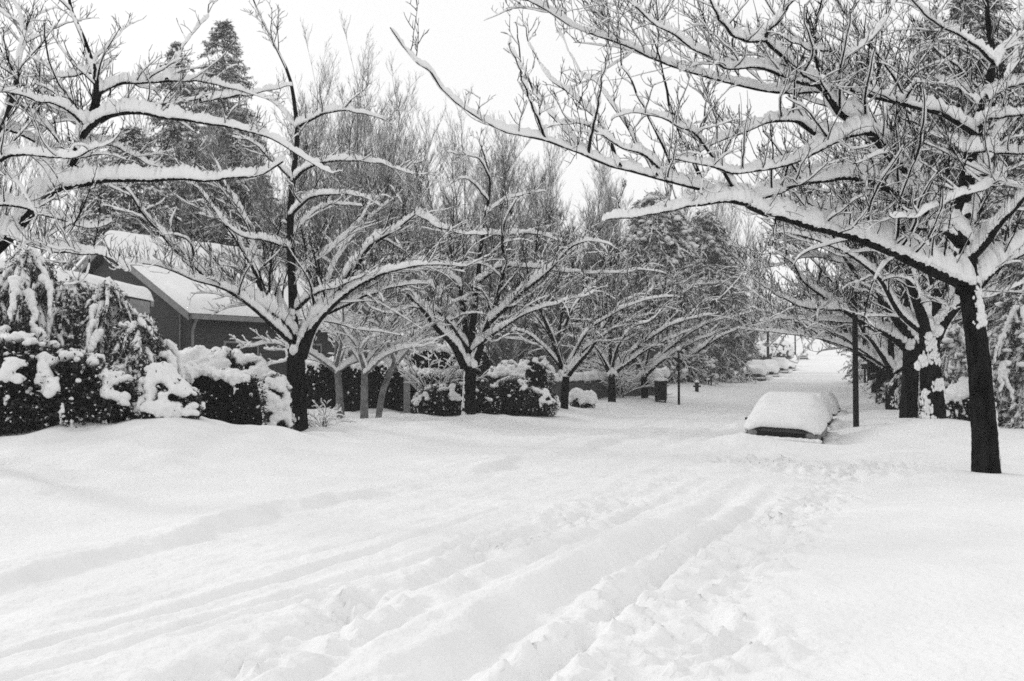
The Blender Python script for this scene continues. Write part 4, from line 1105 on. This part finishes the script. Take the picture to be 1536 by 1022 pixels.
def build_house():
    D0 = 33.0
    c0 = W(284, 473, D0)                      # front right eave corner
    rd = np.array([.60, .80, 0.0]); gd = np.array([-.80, .60, 0.0]); up = np.array([0, 0, 1.0])
    gz = Hs(c0[0], c0[1]) - .5
    hw, rise, ln, ov = 5.2, 2.75, 7.5, .35
    base = (c0[0], c0[1], gz)
    root = thing('house', "dark-sided house with a steep snow-covered gable roof behind the left hedge", 'house', base)
    def B(a, b_, z): return c0 + gd * a + rd * b_ + np.array([0, 0, z])
    def loc(acc, name, mat, par=root, **k): return acc.build(name, mat, par, base if par is root else (0, 0, 0), **k)
    w = Acc()
    zb = gz - c0[2]
    zt = -.10
    # gable wall polygon, walls inset by the overhang
    poly = [B(ov, ov, zb), B(2 * hw - ov, ov, zb), B(2 * hw - ov, ov, zt), B(hw, ov, rise - .22), B(ov, ov, zt)]
    prism(w, poly, np.zeros(3), rd * (ln - 2 * ov))
    loc(w, 'wall', M_WALL, smooth=False)
    # roof planes
    r = Acc()
    nrm = .14
    for s in (0, 1):
        e = B(0 if s == 0 else 2 * hw, 0, 0); k = B(hw, 0, rise)
        prism(r, [e, k, k + up * nrm, e + up * nrm], np.zeros(3), rd * ln)
    loc(r, 'roof', M_WALL, smooth=False)
    # rake boards and fascia
    f = Acc()
    for s in (0, 1):
        e = B(0 if s == 0 else 2 * hw, 0, 0); k = B(hw, 0, rise)
        prism(f, [e - up * .16, k - up * .16, k + up * .11, e + up * .11], -rd * .05, -rd * .003)
    loc(f, 'rake_board', M_TRIM, smooth=False)
    f = Acc()
    e = B(0, .02, 0)
    prism(f, [e - up * .12 - gd * .003, e + up * .06 - gd * .003, e + up * .06 - gd * .13, e - up * .12 - gd * .11], np.zeros(3), rd * (ln - .04))
    loc(f, 'gutter', M_TRIM, smooth=False)
    # downpipes
    d_ = Acc()
    q = B(-.05, .35, -.1)
    P, R = limb([q, q + gd * .1 - up * .12, q + gd * .33 - up * .35, q + gd * .34 + up * (zb + .1)], .045, .045, 14, 0)
    tubes(d_, P[None], R[None], 8)
    loc(d_, 'downpipe', M_TRIM)
    d_ = Acc()
    q = B(.95, ov - .04, .45)
    P, R = limb([q, q + up * (zb / 2), q + up * (zb + .1)], .025, .025, 6, 0)
    tubes(d_, P[None], R[None], 8)
    loc(d_, 'vent_pipe', M_TRIM)
    # window on the street side
    wi = Acc()
    for b0 in (1.6, 4.6):
        wi = Acc(); c = B(ov - .02, b0, -1.35)
        prism(wi, [c - up * .55, c + up * .55, c + up * .55 + rd * 1.5, c - up * .55 + rd * 1.5], -gd * .06, gd * .0)
        o = loc(wi, 'window', M_TRIM, smooth=False)
        g = Acc(); c2 = c - gd * .063 - np.array(base)
        prism(g, [c2 - up * .47 + rd * .08, c2 + up * .47 + rd * .08, c2 + up * .47 + rd * 1.42, c2 - up * .47 + rd * 1.42], -gd * .01, gd * .0)
        g.build('pane', M_GLASSDARK, o, smooth=False)
    # snow on the roof: soft thick slabs following both planes
    s_ = Acc(); rng = np.random.RandomState(401)
    nu, nv = 60, 80
    for s in (0, 1):
        U = np.linspace(-.03, 1.0, nu); V_ = np.linspace(-.015, 1.015, nv)
        uu, vv = np.meshgrid(U, V_, indexing='ij')
        ed = np.minimum.reduce([(uu + .03) * 5.2, (vv + .015) * ln, (1.015 - vv) * ln])
        th = .40 * np.sqrt(np.clip(ed / .33, 0, 1)) * (1 + .16 * perlin(uu * 4 + s * 9, vv * 6, 77) + .05 * perlin(uu * 14, vv * 22, 78))
        hh = (uu * hw) if s == 0 else (2 * hw - uu * hw)
        zz = np.clip(uu, -.1, 1) * rise + nrm
        Pp = c0[None, None] + gd * hh[..., None] + rd * (vv * ln)[..., None] + up * zz[..., None]
        top = Pp + up * (th + .01)[..., None] - gd * (0.0 if s else 0.0)
        bot = Pp + up * .004
        a = np.arange(nu * nv).reshape(nu, nv)
        q = np.stack([a[:-1, :-1], a[1:, :-1], a[1:, 1:], a[:-1, 1:]], -1).reshape(-1, 4)
        s_.add(top.reshape(-1, 3), q)
        s_.add(bot.reshape(-1, 3), q[:, ::-1])
    o = loc(s_, 'snow_cover', M_SNOW)
    # annexe in front of the gable, toward the camera
    a0 = W(226, 456, D0 - 2.6)
    gz2 = Hs(a0[0], a0[1]) - .4
    base2 = (a0[0], a0[1], gz2)
    r2 = thing('annexe', "low lean-to in front of the house gable with a thick soft snow roof", 'building', base2)
    def B2(a, b_, z): return a0 + gd2 * a + rd2 * b_ + np.array([0, 0, z])
    gd2 = np.array([-.94, -.342, 0]); rd2 = np.array([-.342, .94, 0])
    zb2 = gz2 - a0[2]
    def loc2(acc, name, mat, **k): return acc.build(name, mat, r2, base2, **k)
    w = Acc(); poly = [B2(.3, .3, zb2), B2(4.6, .3, zb2), B2(4.6, .3, .7), B2(.3, .3, -.06)]
    prism(w, poly, np.zeros(3), rd2 * 2.3); loc2(w, 'wall', M_WALL, smooth=False)
    w = Acc(); poly = [B2(0, 0, -.05), B2(4.9, 0, .83), B2(4.9, 0, .97), B2(0, 0, .09)]
    prism(w, poly, np.zeros(3), rd2 * 2.75); loc2(w, 'roof', M_WALL, smooth=False)
    w = Acc(); poly = [B2(0.02, 0, -.30), B2(4.9, 0, -.30), B2(4.9, 0, .90), B2(0.02, 0, .05)]
    prism(w, poly, -rd2 * .06, -rd2 * .004); loc2(w, 'gable_board', M_TRIM, smooth=False)
    uu, vv = np.meshgrid(np.linspace(-.02, 1, 50), np.linspace(-.04, 1.03, 34), indexing='ij')
    ed = np.minimum.reduce([(uu + .02) * 4.9, (vv + .04) * 2.75, (1.03 - vv) * 2.75])
    th = .42 * np.sqrt(np.clip(ed / .25, 0, 1)) * (1 + .2 * perlin(uu * 4, vv * 3, 79))
    Pp = a0[None, None] + gd2 * (uu * 4.9)[..., None] + rd2 * (vv * 2.75)[..., None] + up * (uu * .88 + .10)[..., None]
    a = np.arange(50 * 34).reshape(50, 34); q = np.stack([a[:-1, :-1], a[1:, :-1], a[1:, 1:], a[:-1, 1:]], -1).reshape(-1, 4)
    s_ = Acc(); s_.add((Pp + up * th[..., None]).reshape(-1, 3), q); s_.add((Pp - up * .002).reshape(-1, 3), q[:, ::-1])
    loc2(s_, 'snow_cover', M_SNOW)
build_house()

# long low garden wall with coping snow
def garden_wall(label, p0, p1, h, th=.3):
    p0 = np.array(p0, float); p1 = np.array(p1, float); dr = (p1 - p0); L = np.linalg.norm(dr[:2]); u = dr / L; nrm_ = np.array([-u[1], u[0], 0]); up = np.array([0, 0, 1.0])
    root = thing('garden_wall', label, 'wall', p0)
    w = Acc(); a = -nrm_ * th / 2 - up * .5; b_ = nrm_ * th / 2 - up * .5
    prism(w, [a, b_, b_ + up * (h + .5), a + up * (h + .5)], np.zeros(3), dr)
    w.build('stonework', M_STONE, root, smooth=False)
    s_ = Acc(); n = int(L / .12)
    P = np.stack([p0 + dr * (i / n) for i in range(n + 1)])[None] - p0 + up * (h + .0)
    rng = np.random.RandomState(9)
    snow_on(s_, P, np.full((1, n + 1), th * .52), rng, .22, 0.0, .22, K=8, m=1, gaps=0)
    s_.build('snow_cap', M_SNOW, root)
garden_wall("long low dark garden wall with a line of snow on top, behind the left row", at(815, 44), at(985, 50), .95)
gp = thing('gatepost', "single pale gatepost with a snow cap between the dark hedges", 'post', at(611, 33.4))
g = Acc(); box(g, (0, 0, .55), (.22, .22, 1.7)); bevel(g.build('post', M_TRIM, gp, smooth=False))
g = Acc(); blobs(g, [(0, 0, 1.47)], [(.17, .17, .14)], np.random.RandomState(1), 3, .1); g.build('snow_cap', M_SNOW, gp)

# house across the street behind the right trunks
def simple_house(label, p, size, rz, h, rise, mats=(M_WALL, M_TRIM)):
    root = thing('house', label, 'house', p, None, rz)
    sx, sy = size; up = np.array([0, 0, 1.0])
    w = Acc(); prism(w, [np.array(q, float) for q in [(-sx / 2, -sy / 2, -1), (sx / 2, -sy / 2, -1), (sx / 2, -sy / 2, h), (0, -sy / 2, h + rise), (-sx / 2, -sy / 2, h)]], np.zeros(3), np.array([0, sy, 0.]))
    w.build('wall', mats[0], root, smooth=False)
    r = Acc(); s = Acc()
    for k in (-1, 1):
        e = np.array([k * (sx / 2 + .4), -sy / 2 - .4, h - .4 * rise / (sx / 2) + .01]); t = np.array([0, -sy / 2 - .4, h + rise + .01])
        prism(r, [e, t, t + up * .15, e + up * .15], np.zeros(3), np.array([0, sy + .8, 0.]))
        uu, vv = np.meshgrid(np.linspace(0, 1, 30), np.linspace(0, 1, 40), indexing='ij')
        ed = np.minimum.reduce([uu * 5, vv * sy, (1 - vv) * sy])
        th = .38 * np.sqrt(np.clip(ed / .3, 0, 1)) * (1 + .15 * perlin(uu * 4 + k, vv * 5, 81))
        Pp = e + (t - e) * uu[..., None] + np.array([0, sy + .8, 0.]) * vv[..., None] + up * .152
        a = np.arange(1200).reshape(30, 40); q = np.stack([a[:-1, :-1], a[1:, :-1], a[1:, 1:], a[:-1, 1:]], -1).reshape(-1, 4)
        s.add((Pp + up * th[..., None]).reshape(-1, 3), q)
    r.build('roof', mats[1], root, smooth=False); s.build('snow_cover', M_SNOW, root)
    for x in (-sx * .25, sx * .22):
        wi = Acc(); box(wi, (x, -sy / 2 - .03, h * .55), (1.3, .06, 1.1)); o = wi.build('window', mats[1], root, smooth=False)
        g = Acc(); box(g, (x, -sy / 2 - .065, h * .55), (1.1, .02, .9)); g.build('pane', M_GLASSDARK, o, smooth=False)
simple_house("small dark shed between the two nearest right trunks", at(1440, 44), (2.8, 3), math.radians(-8), 2.0, .9)
simple_house("distant house low among the trees behind the long garden wall", at(880, 62), (10, 7), math.radians(-25), 2.6, 2.0)

# ------------------------------------------------------------------ poles, posts, bins
def pole(label, px, D_, topy, r, name='utility_pole', snow=True, arm=False, cat='pole', group=None):
    p = at(px, D_); ht = CAMZ + (HOR - topy) / F * D_ - p[2]
    root = thing(name, label, cat, p, group)
    a = Acc(); P, R = limb([(0, 0, -.3), (0, 0, ht * .5), (0, 0, ht)], r, r * .82, 8, 0); tubes(a, P[None], R[None], 12)
    box(a, (0, 0, ht + .01), (r * 1.9, r * 1.9, .03))
    if arm: box(a, (0, 0, ht - .5), (1.9, .1, .12))
    a.build('shaft', M_POLE, root)
    if snow:
        s = Acc(); blobs(s, [(0, 0, ht + .03)], [(r * 1.6, r * 1.6, r * 1.9)], np.random.RandomState(3), 2, .15); s.build('snow_cap', M_SNOW, root)
    return root
pole("straight dark pole with snow on top in front of the right row", 1283, 28.0, 432, .085, 'sign_pole')
pole("thin dark pole standing alone left of the street beyond the fifth trunk", 1018, 45.0, 524, .06, 'sign_pole')
pole("tall distant utility pole beside the hillside parked cars", 1152, 112.0, 470, .16, arm=False)
pole("most distant thin pole left of the street near the far car", 1193, 190.0, 497, .16)
pg = "small garden posts beyond the dark bin"
for i, (px, D_, ty, lab) in enumerate(((1063, 62, 553, "left one of the paired thin posts on the left verge"), (1066.5, 61, 560, "shorter one of the paired thin posts on the left verge"), (1083, 70, 548, "single thin post on the left verge below the big cedar"), (1098, 76, 545, "thin post on the left verge nearest the parked cars up the hill"))):
    pole(lab, px, D_, ty, .045, 'garden_post', False, cat='post', group=pg)
# bin / parcel box
b_ = at(991, 45.5)
root = thing('relay_box', "dark upright box sunk in snow beside the fifth trunk of the left row", 'box', b_, None, -.2)
a = Acc(); box(a, (0, 0, .50), (.52, .45, .80), 0, 1.06); bevel(a.build('body', M_POLE, root, smooth=False), .02)
a = Acc(); box(a, (0, 0, .945), (.60, .52, .08)); bevel(a.build('lid', M_POLE, root, smooth=False), .02)
for sx in (-.2, .2):
    a = Acc(); box(a, (sx, 0, -.02), (.06, .3, .3)); a.build('leg', M_POLE, root, smooth=False)
a = Acc(); blobs(a, [(-.05, 0, 1.03), (.12, 0, 1.02)], [(.3, .28, .12), (.22, .25, .1)], np.random.RandomState(2), 3, .1); a.build('snow_cap', M_SNOW, root)
# hydrant
b_ = at(1045, 55)
root = thing('fire_hydrant', "small dark hydrant poking out of the snow left of the street", 'hydrant', b_)
a = Acc(); P, R = limb([(0, 0, -.2), (0, 0, .3), (0, 0, .42)], .11, .10, 8, 0); tubes(a, P[None], R[None], 12); a.build('barrel', M_POLE, root)
a = Acc(); blobs(a, [(0, 0, .44)], [(.12, .12, .10)], np.random.RandomState(4), 3, 0); a.build('bonnet', M_POLE, root)
for s in (-1, 1):
    a = Acc(); P, R = limb([(0, 0, .3), (s * .1, 0, .3), (s * .19, 0, .3)], .05, .05, 6, 0); tubes(a, P[None], R[None], 10); blobs(a, [(s * .19, 0, .3)], [(.02, .055, .055)], np.random.RandomState(4), 2, 0); a.build('outlet', M_POLE, root)
a = Acc(); blobs(a, [(0, 0, .56)], [(.13, .13, .08)], np.random.RandomState(5), 2, .1); a.build('snow_cap', M_SNOW, root)
# kerbside mailbox far up on the right
b_ = at(1297, 64)
root = thing('mailbox', "small dark mailbox on a post far behind the tall pole", 'mailbox', b_)
a = Acc(); box(a, (0, 0, .4), (.1, .1, 1.0)); a.build('post', M_POLE, root, smooth=False)
a = Acc(); box(a, (0, 0, 1.05), (.3, .5, .34)); bevel(a.build('box', M_POLE, root, smooth=False), .05, 3)
a = Acc(); blobs(a, [(0, 0, 1.28)], [(.19, .28, .1)], np.random.RandomState(6), 2, .1); a.build('snow_cap', M_SNOW, root)

# ------------------------------------------------------------------ cars
def car(label, p, rz, seed, bury=.28, Lc=4.1, Wc=1.64, Hc=1.36, snow=.24, paint=M_PAINT, clear_rear=False, group="cars parked along the street under snow", hatch=False, zs=1.0):
    """+y is the rear end of the car; its front faces -y"""
    root = thing('parked_car', label, 'car', (p[0], p[1], p[2] - bury), group, rz)
    root.scale = (1, 1, zs)
    rng = np.random.RandomState(seed)
    # body loft: sections along y
    ys = np.array([-.5, -.49, -.44, -.30, -.19, -.08, .0, .12, .24, .34, .42, .48, .5]) * Lc
    belt = np.array([.52, .70, .80, .86, .90, .92, .92, .92, .92, .92, .90, .80, .55]) * 1.0
    roof = np.array([.0, .0, .0, .0, .02, .30, .42, .44, .43, .32, .12, .0, .0]) * (Hc / 1.36)
    if hatch: roof = np.array([.0, .0, .0, .0, .02, .30, .42, .44, .44, .42, .36, .1, .0])
    wd = np.array([.80, .86, .93, .98, 1, 1, 1, 1, 1, .99, .96, .88, .82]) * Wc / 2
    K = 20
    def section(y, bl, rf, w):
        pts = []
        # half profile from bottom centre out and up to roof centre
        prof = [(0, .22), (w * .8, .22), (w * .97, .30), (w, .48), (w * 1.0, .62), (w * .985, bl - .05), (w * .94, bl), (w * (.90 if rf < .05 else .90 - .18 * rf / .44), bl + rf * .5 + .005), (w * (.62 if rf < .05 else .90 - .30 * rf / .44), bl + rf * .93 + .012), (w * .32, bl + rf + .02), (0, bl + rf + .025)]
        for q in prof: pts.append((q[0], y, q[1]))
        for q in prof[-2:0:-1]: pts.append((-q[0], y, q[1]))
        return pts
    secs = np.array([section(*s) for s in zip(ys, belt, roof, wd)])
    n, k = secs.shape[:2]
    a = Acc(); a.add(secs, ring_faces(1, n, k))
    for e, rev in ((0, 1), (n - 1, 0)):
        c = secs[e].mean(0); base_i = a.n
        ring = np.arange(k)
        t = [(k + 0, r_, (r_ + 1) % k) if not rev else (k + 0, (r_ + 1) % k, r_) for r_ in ring]
        a.add(np.vstack([secs[e], c[None]]), t=t)
    o = a.build('body', paint, root); s_ = o.modifiers.new('round', 'SUBSURF'); s_.levels = 1; s_.render_levels = 1
    # glass panels sitting just proud of the body
    for sx in (-1, 1):
        g = Acc(); x0 = sx * (Wc / 2 * .925 + .0); x1 = sx * (Wc / 2 * .70 + .03)
        P_ = [(x0, -.10 * Lc, .97), (x0, .30 * Lc, .97), (x1, .22 * Lc, 1.27 * Hc / 1.36), (x1, -.01 * Lc, 1.27 * Hc / 1.36)]
        prism(g, [np.array(q) for q in P_], np.array([sx * .0, 0, 0]), np.array([sx * .02, 0, .0])); g.build('side_window', M_GLASSDARK, root, smooth=False)
    g = Acc(); prism(g, [np.array(q) for q in [(-.62, -.18 * Lc, .95), (.62, -.18 * Lc, .95), (.5, -.07 * Lc, 1.27 * Hc / 1.36), (-.5, -.07 * Lc, 1.27 * Hc / 1.36)]], np.zeros(3), np.array([0, -.02, .02])); g.build('windscreen', M_GLASSDARK, root, smooth=False)
    # grille, bumpers, lamps
    g = Acc(); box(g, (0, -.5 * Lc - .005, .60), (Wc * .80, .05, .15)); bevel(g.build('grille', M_RUBBER, root, smooth=False), .01)
    for e in (-1, 1):
        g = Acc(); P, R = limb([(-Wc * .5, e * (.5 * Lc - .10), .42), (-Wc * .44, e * (.5 * Lc + .07), .42), (0, e * (.5 * Lc + .12), .42), (Wc * .44, e * (.5 * Lc + .07), .42), (Wc * .5, e * (.5 * Lc - .10), .42)], .075, .075, 22, 0)
        tubes(g, P[None], R[None], 10); g.build('bumper', M_CHROME, root)
    for sx in (-1, 1):
        g = Acc(); blobs(g, [(sx * Wc * .36, -.5 * Lc - .02, .62)], [(.10, .05, .085)], rng, 3, 0, rot=[0]); g.build('headlight', M_CHROME, root)
        g = Acc(); box(g, (sx * Wc * .36, .5 * Lc + .0, .66), (.28, .06, .12)); bevel(g.build('tail_light', M_RUBBER, root, smooth=False), .015)
        g = Acc(); box(g, (sx * (Wc / 2 + .06), -.13 * Lc, .88), (.12, .05, .07)); bevel(g.build('mirror', M_RUBBER, root, smooth=False), .02, 3)
        for yy in (-.31, .30):
            g = Acc(); th = np.arange(25) / 24 * 2 * np.pi
            P = np.stack([np.full(25, sx * (Wc / 2 - .08)), yy * Lc + np.cos(th) * .22, .30 + np.sin(th) * .22], 1)[None]
            tubes(g, P, np.full((1, 25), .085), 10); w_ = g.build('tyre', M_RUBBER, root)
            g = Acc(); blobs(g, [(sx * (Wc / 2 - .05), yy * Lc, .30)], [(.05, .17, .17)], rng, 3, 0, rot=[0]); g.build('hubcap', M_CHROME, w_)
    # snow shell lying over hood, screen, roof and boot
    nu, nv = 70, 44
    y = np.linspace(-.515, .51, nu) * Lc
    u = np.linspace(-1, 1, nv)
    bl = np.interp(y, ys, belt); rf = np.interp(y, ys, roof); ww = np.interp(y, ys, wd)
    bl = np.where(y < -.46 * Lc, .80, np.where(y > .47 * Lc, .84, bl))
    ker = np.ones(7) / 7
    for _ in range(2): rf = np.convolve(np.pad(rf, 3, 'edge'), ker, 'valid')
    uu = u[None, :]; au = np.abs(uu)
    topz = (bl + rf)[:, None]
    side = np.clip(1 - ((au) / 1.0) ** 4.5, 0, 1)
    shape = bl[:, None] - .10 + (rf + .14)[:, None] * (1 - np.clip((au - .55) / .45, 0, 1) ** 1.6 * (0.92))
    prof = snow * (.82 + .28 * (1 - au ** 2)) * (1 + .22 * perlin(np.repeat(y[:, None], nv, 1) * 1.2 + seed, np.repeat(uu, nu, 0) * 1.3, seed % 97) + .03 * perlin(np.repeat(y[:, None], nv, 1) * 7 + seed, np.repeat(uu, nu, 0) * 7, 5 + seed % 97))
    edge = np.minimum((y - y[0]), (y[-1] - y) * .8 + .02)[:, None]
    rnd = np.sqrt(np.clip(edge / .22, 0.02, 1)) * np.sqrt(np.clip((1.0 - au) / .16, 0.02, 1))
    X = uu * (ww[:, None] * 1.04 + .02) ; Z = shape + prof * rnd
    jag = .035 * perlin(np.repeat(y[:, None], nv, 1) * 5 + 3, np.repeat(uu, nu, 0) * 9, 7)
    Zb = shape * 0 + np.minimum(shape - .02, Z - .02) + jag * (au > .9)
    Vt = np.stack([X * np.ones_like(Z), np.repeat(y[:, None], nv, 1), Z], -1); Vb = Vt.copy(); Vb[..., 2] = Zb - .03; Vb[..., 0] *= .97
    idx = np.arange(nu * nv).reshape(nu, nv); q = np.stack([idx[:-1, :-1], idx[:-1, 1:], idx[1:, 1:], idx[1:, :-1]], -1).reshape(-1, 4)
    bd = np.concatenate([idx[0, :], idx[1:, -1], idx[-1, -2::-1], idx[-2:0:-1, 0]])
    m = nu * nv; qs = np.stack([bd, np.roll(bd, -1), np.roll(bd, -1) + m, bd + m], -1)
    s = Acc(); s.add(np.concatenate([Vt.reshape(-1, 3), Vb.reshape(-1, 3)]), np.concatenate([q, q[:, ::-1] + m, qs[:, ::-1]]))
    s.build('snow_cover', M_SNOW, root)
    # snow lying on the bumper
    s = Acc(); C = [(xx, -.5 * Lc - .10, .50) for xx in np.linspace(-Wc * .46, Wc * .46, 14)]
    blobs(s, C, [(.12, .09, .06 + .02 * rng.rand()) for _ in C], rng, 2, .2); remesh(s.build('bumper_snow', M_SNOW, root), .025, 1)
    # sills packed with snow
    s = Acc()
    for sx in (-1, 1):
        C = [(sx * (Wc / 2 + .12), yy, bury + .02) for yy in np.linspace(-.42, .46, 20) * Lc]
        blobs(s, C, [(.24, .22, .12 + .14 * rng.rand()) for _ in C], rng, 2, .2)
    remesh(s.build('sill_snow', M_SNOW, root), .05, 2)
    return root

def street_yaw(y): return -math.atan2(float(xc(y + 2) - xc(y - 2)), 4.0)
cg = "cars parked along the street under snow"
x, y = (1177 - CX) / F * 22.6, 22.6 + 0
yaw = -math.atan(.36)
def along(x, y, dd, yaw): return (x - math.sin(yaw) * dd, y + math.cos(yaw) * dd)
c1 = along(x - .28, 22.0, 2.0, yaw)
near_car = car("snow-buried compact car nearest on the right of the street, dark grille gap under its snow", (c1[0], c1[1], Hs(*c1)), yaw, 501, bury=.27, snow=.25, zs=.84, Wc=1.70)
near_car.rotation_euler[1] = math.radians(3.0)
c2 = along(c1[0], c1[1], 6.6, yaw + .02)
car("snow-covered car parked directly behind the nearest buried car", (c2[0] + .1, c2[1], Hs(*c2)), yaw, 502, bury=.42, paint=M_DPAINT, snow=.2, zs=.84)
c3 = along(c2[0], c2[1], 8.0, yaw + .02)
car("third snow-covered car in the right-hand kerb line, mostly hidden", (c3[0] + .2, c3[1], Hs(*c3)), yaw, 503, bury=.5, paint=M_DPAINT, zs=.84)
for i, (px, D_, lab, pt) in enumerate(((1133, 72, "front car of the white parked line up the hill on the left", M_PAINT), (1152, 81, "second car of the white parked line up the hill", M_PAINT), (1168, 90, "third car of the white parked line up the hill", M_PAINT), (1180, 99, "last car of the hillside line, showing its bare dark flank", M_DPAINT))):
    p = at(px, D_); car(lab, p, street_yaw(D_), 510 + i, bury=.42, snow=.36 if i < 3 else .12, paint=pt)
p = at(1204, 168)
car("small dark-striped car far up in the middle of the hillside street", p, street_yaw(168), 520, bury=.1, snow=.14, paint=M_DPAINT, group="")

# ------------------------------------------------------------------ ground and road sheets
ax_ = axis([(-400, -60, 20, 8), (-60, -14, 4, .3), (-14, -8, .3, .06), (-8, 8, .045, .045), (8, 14, .05, .12), (14, 40, .15, .4), (40, 110, .6, 2), (110, 420, 4, 20)])
ay_ = axis([(-30, 4, 3, .5), (4, 5, .2, .04), (5, 9, .032, .045), (9, 20, .045, .085), (20, 45, .1, .25), (45, 110, .3, 1.2), (110, 300, 1.5, 4), (300, 700, 6, 30)])
GX, GY = np.meshgrid(ax_, ay_, indexing='ij')
GZ = H(GX, GY)
V = np.stack([GX, GY, GZ], -1).reshape(-1, 3)
nx, ny = len(ax_), len(ay_)
idx = np.arange(nx * ny).reshape(nx, ny)
Q = np.stack([idx[:-1, :-1], idx[1:, :-1], idx[1:, 1:], idx[:-1, 1:]], -1).reshape(-1, 4)
# shared normals so that the two sheets meet without a seam
dzx = np.gradient(GZ, ax_, axis=0); dzy = np.gradient(GZ, ay_, axis=1)
NRM = unit(np.stack([-dzx, -dzy, np.ones_like(GZ)], -1)).reshape(-1, 3)
fc = V[Q].mean(1)
isroad = np.abs(fc[:, 0] - xc(fc[:, 1])) < 4.6
for nm, msk in (('ground', ~isroad), ('road', isroad)):
    q = Q[msk]; u_, inv = np.unique(q.ravel(), return_inverse=True)
    a = Acc(); a.add(V[u_], inv.reshape(-1, 4)); o = a.build(nm, M_GROUND)
    o.data.normals_split_custom_set_from_vertices(NRM[u_].astype(np.float32))
    tag(o, kind='structure')

# ------------------------------------------------------------------ air
hb = Acc(); box(hb, (0, 325, 22), (1010, 1000, 56))
mh = bpy.data.materials.new("haze"); mh.use_nodes = True; nt = mh.node_tree
for n in list(nt.nodes): nt.nodes.remove(n)
vo = nt.nodes.new('ShaderNodeVolumePrincipled'); vo.inputs['Color'].default_value = grey(.95); vo.inputs['Density'].default_value = .0007; vo.inputs['Anisotropy'].default_value = 0.0
mo = nt.nodes.new('ShaderNodeOutputMaterial'); nt.links.new(vo.outputs[0], mo.inputs['Volume'])
o = hb.build('haze', mh, smooth=False); tag(o, kind='stuff')
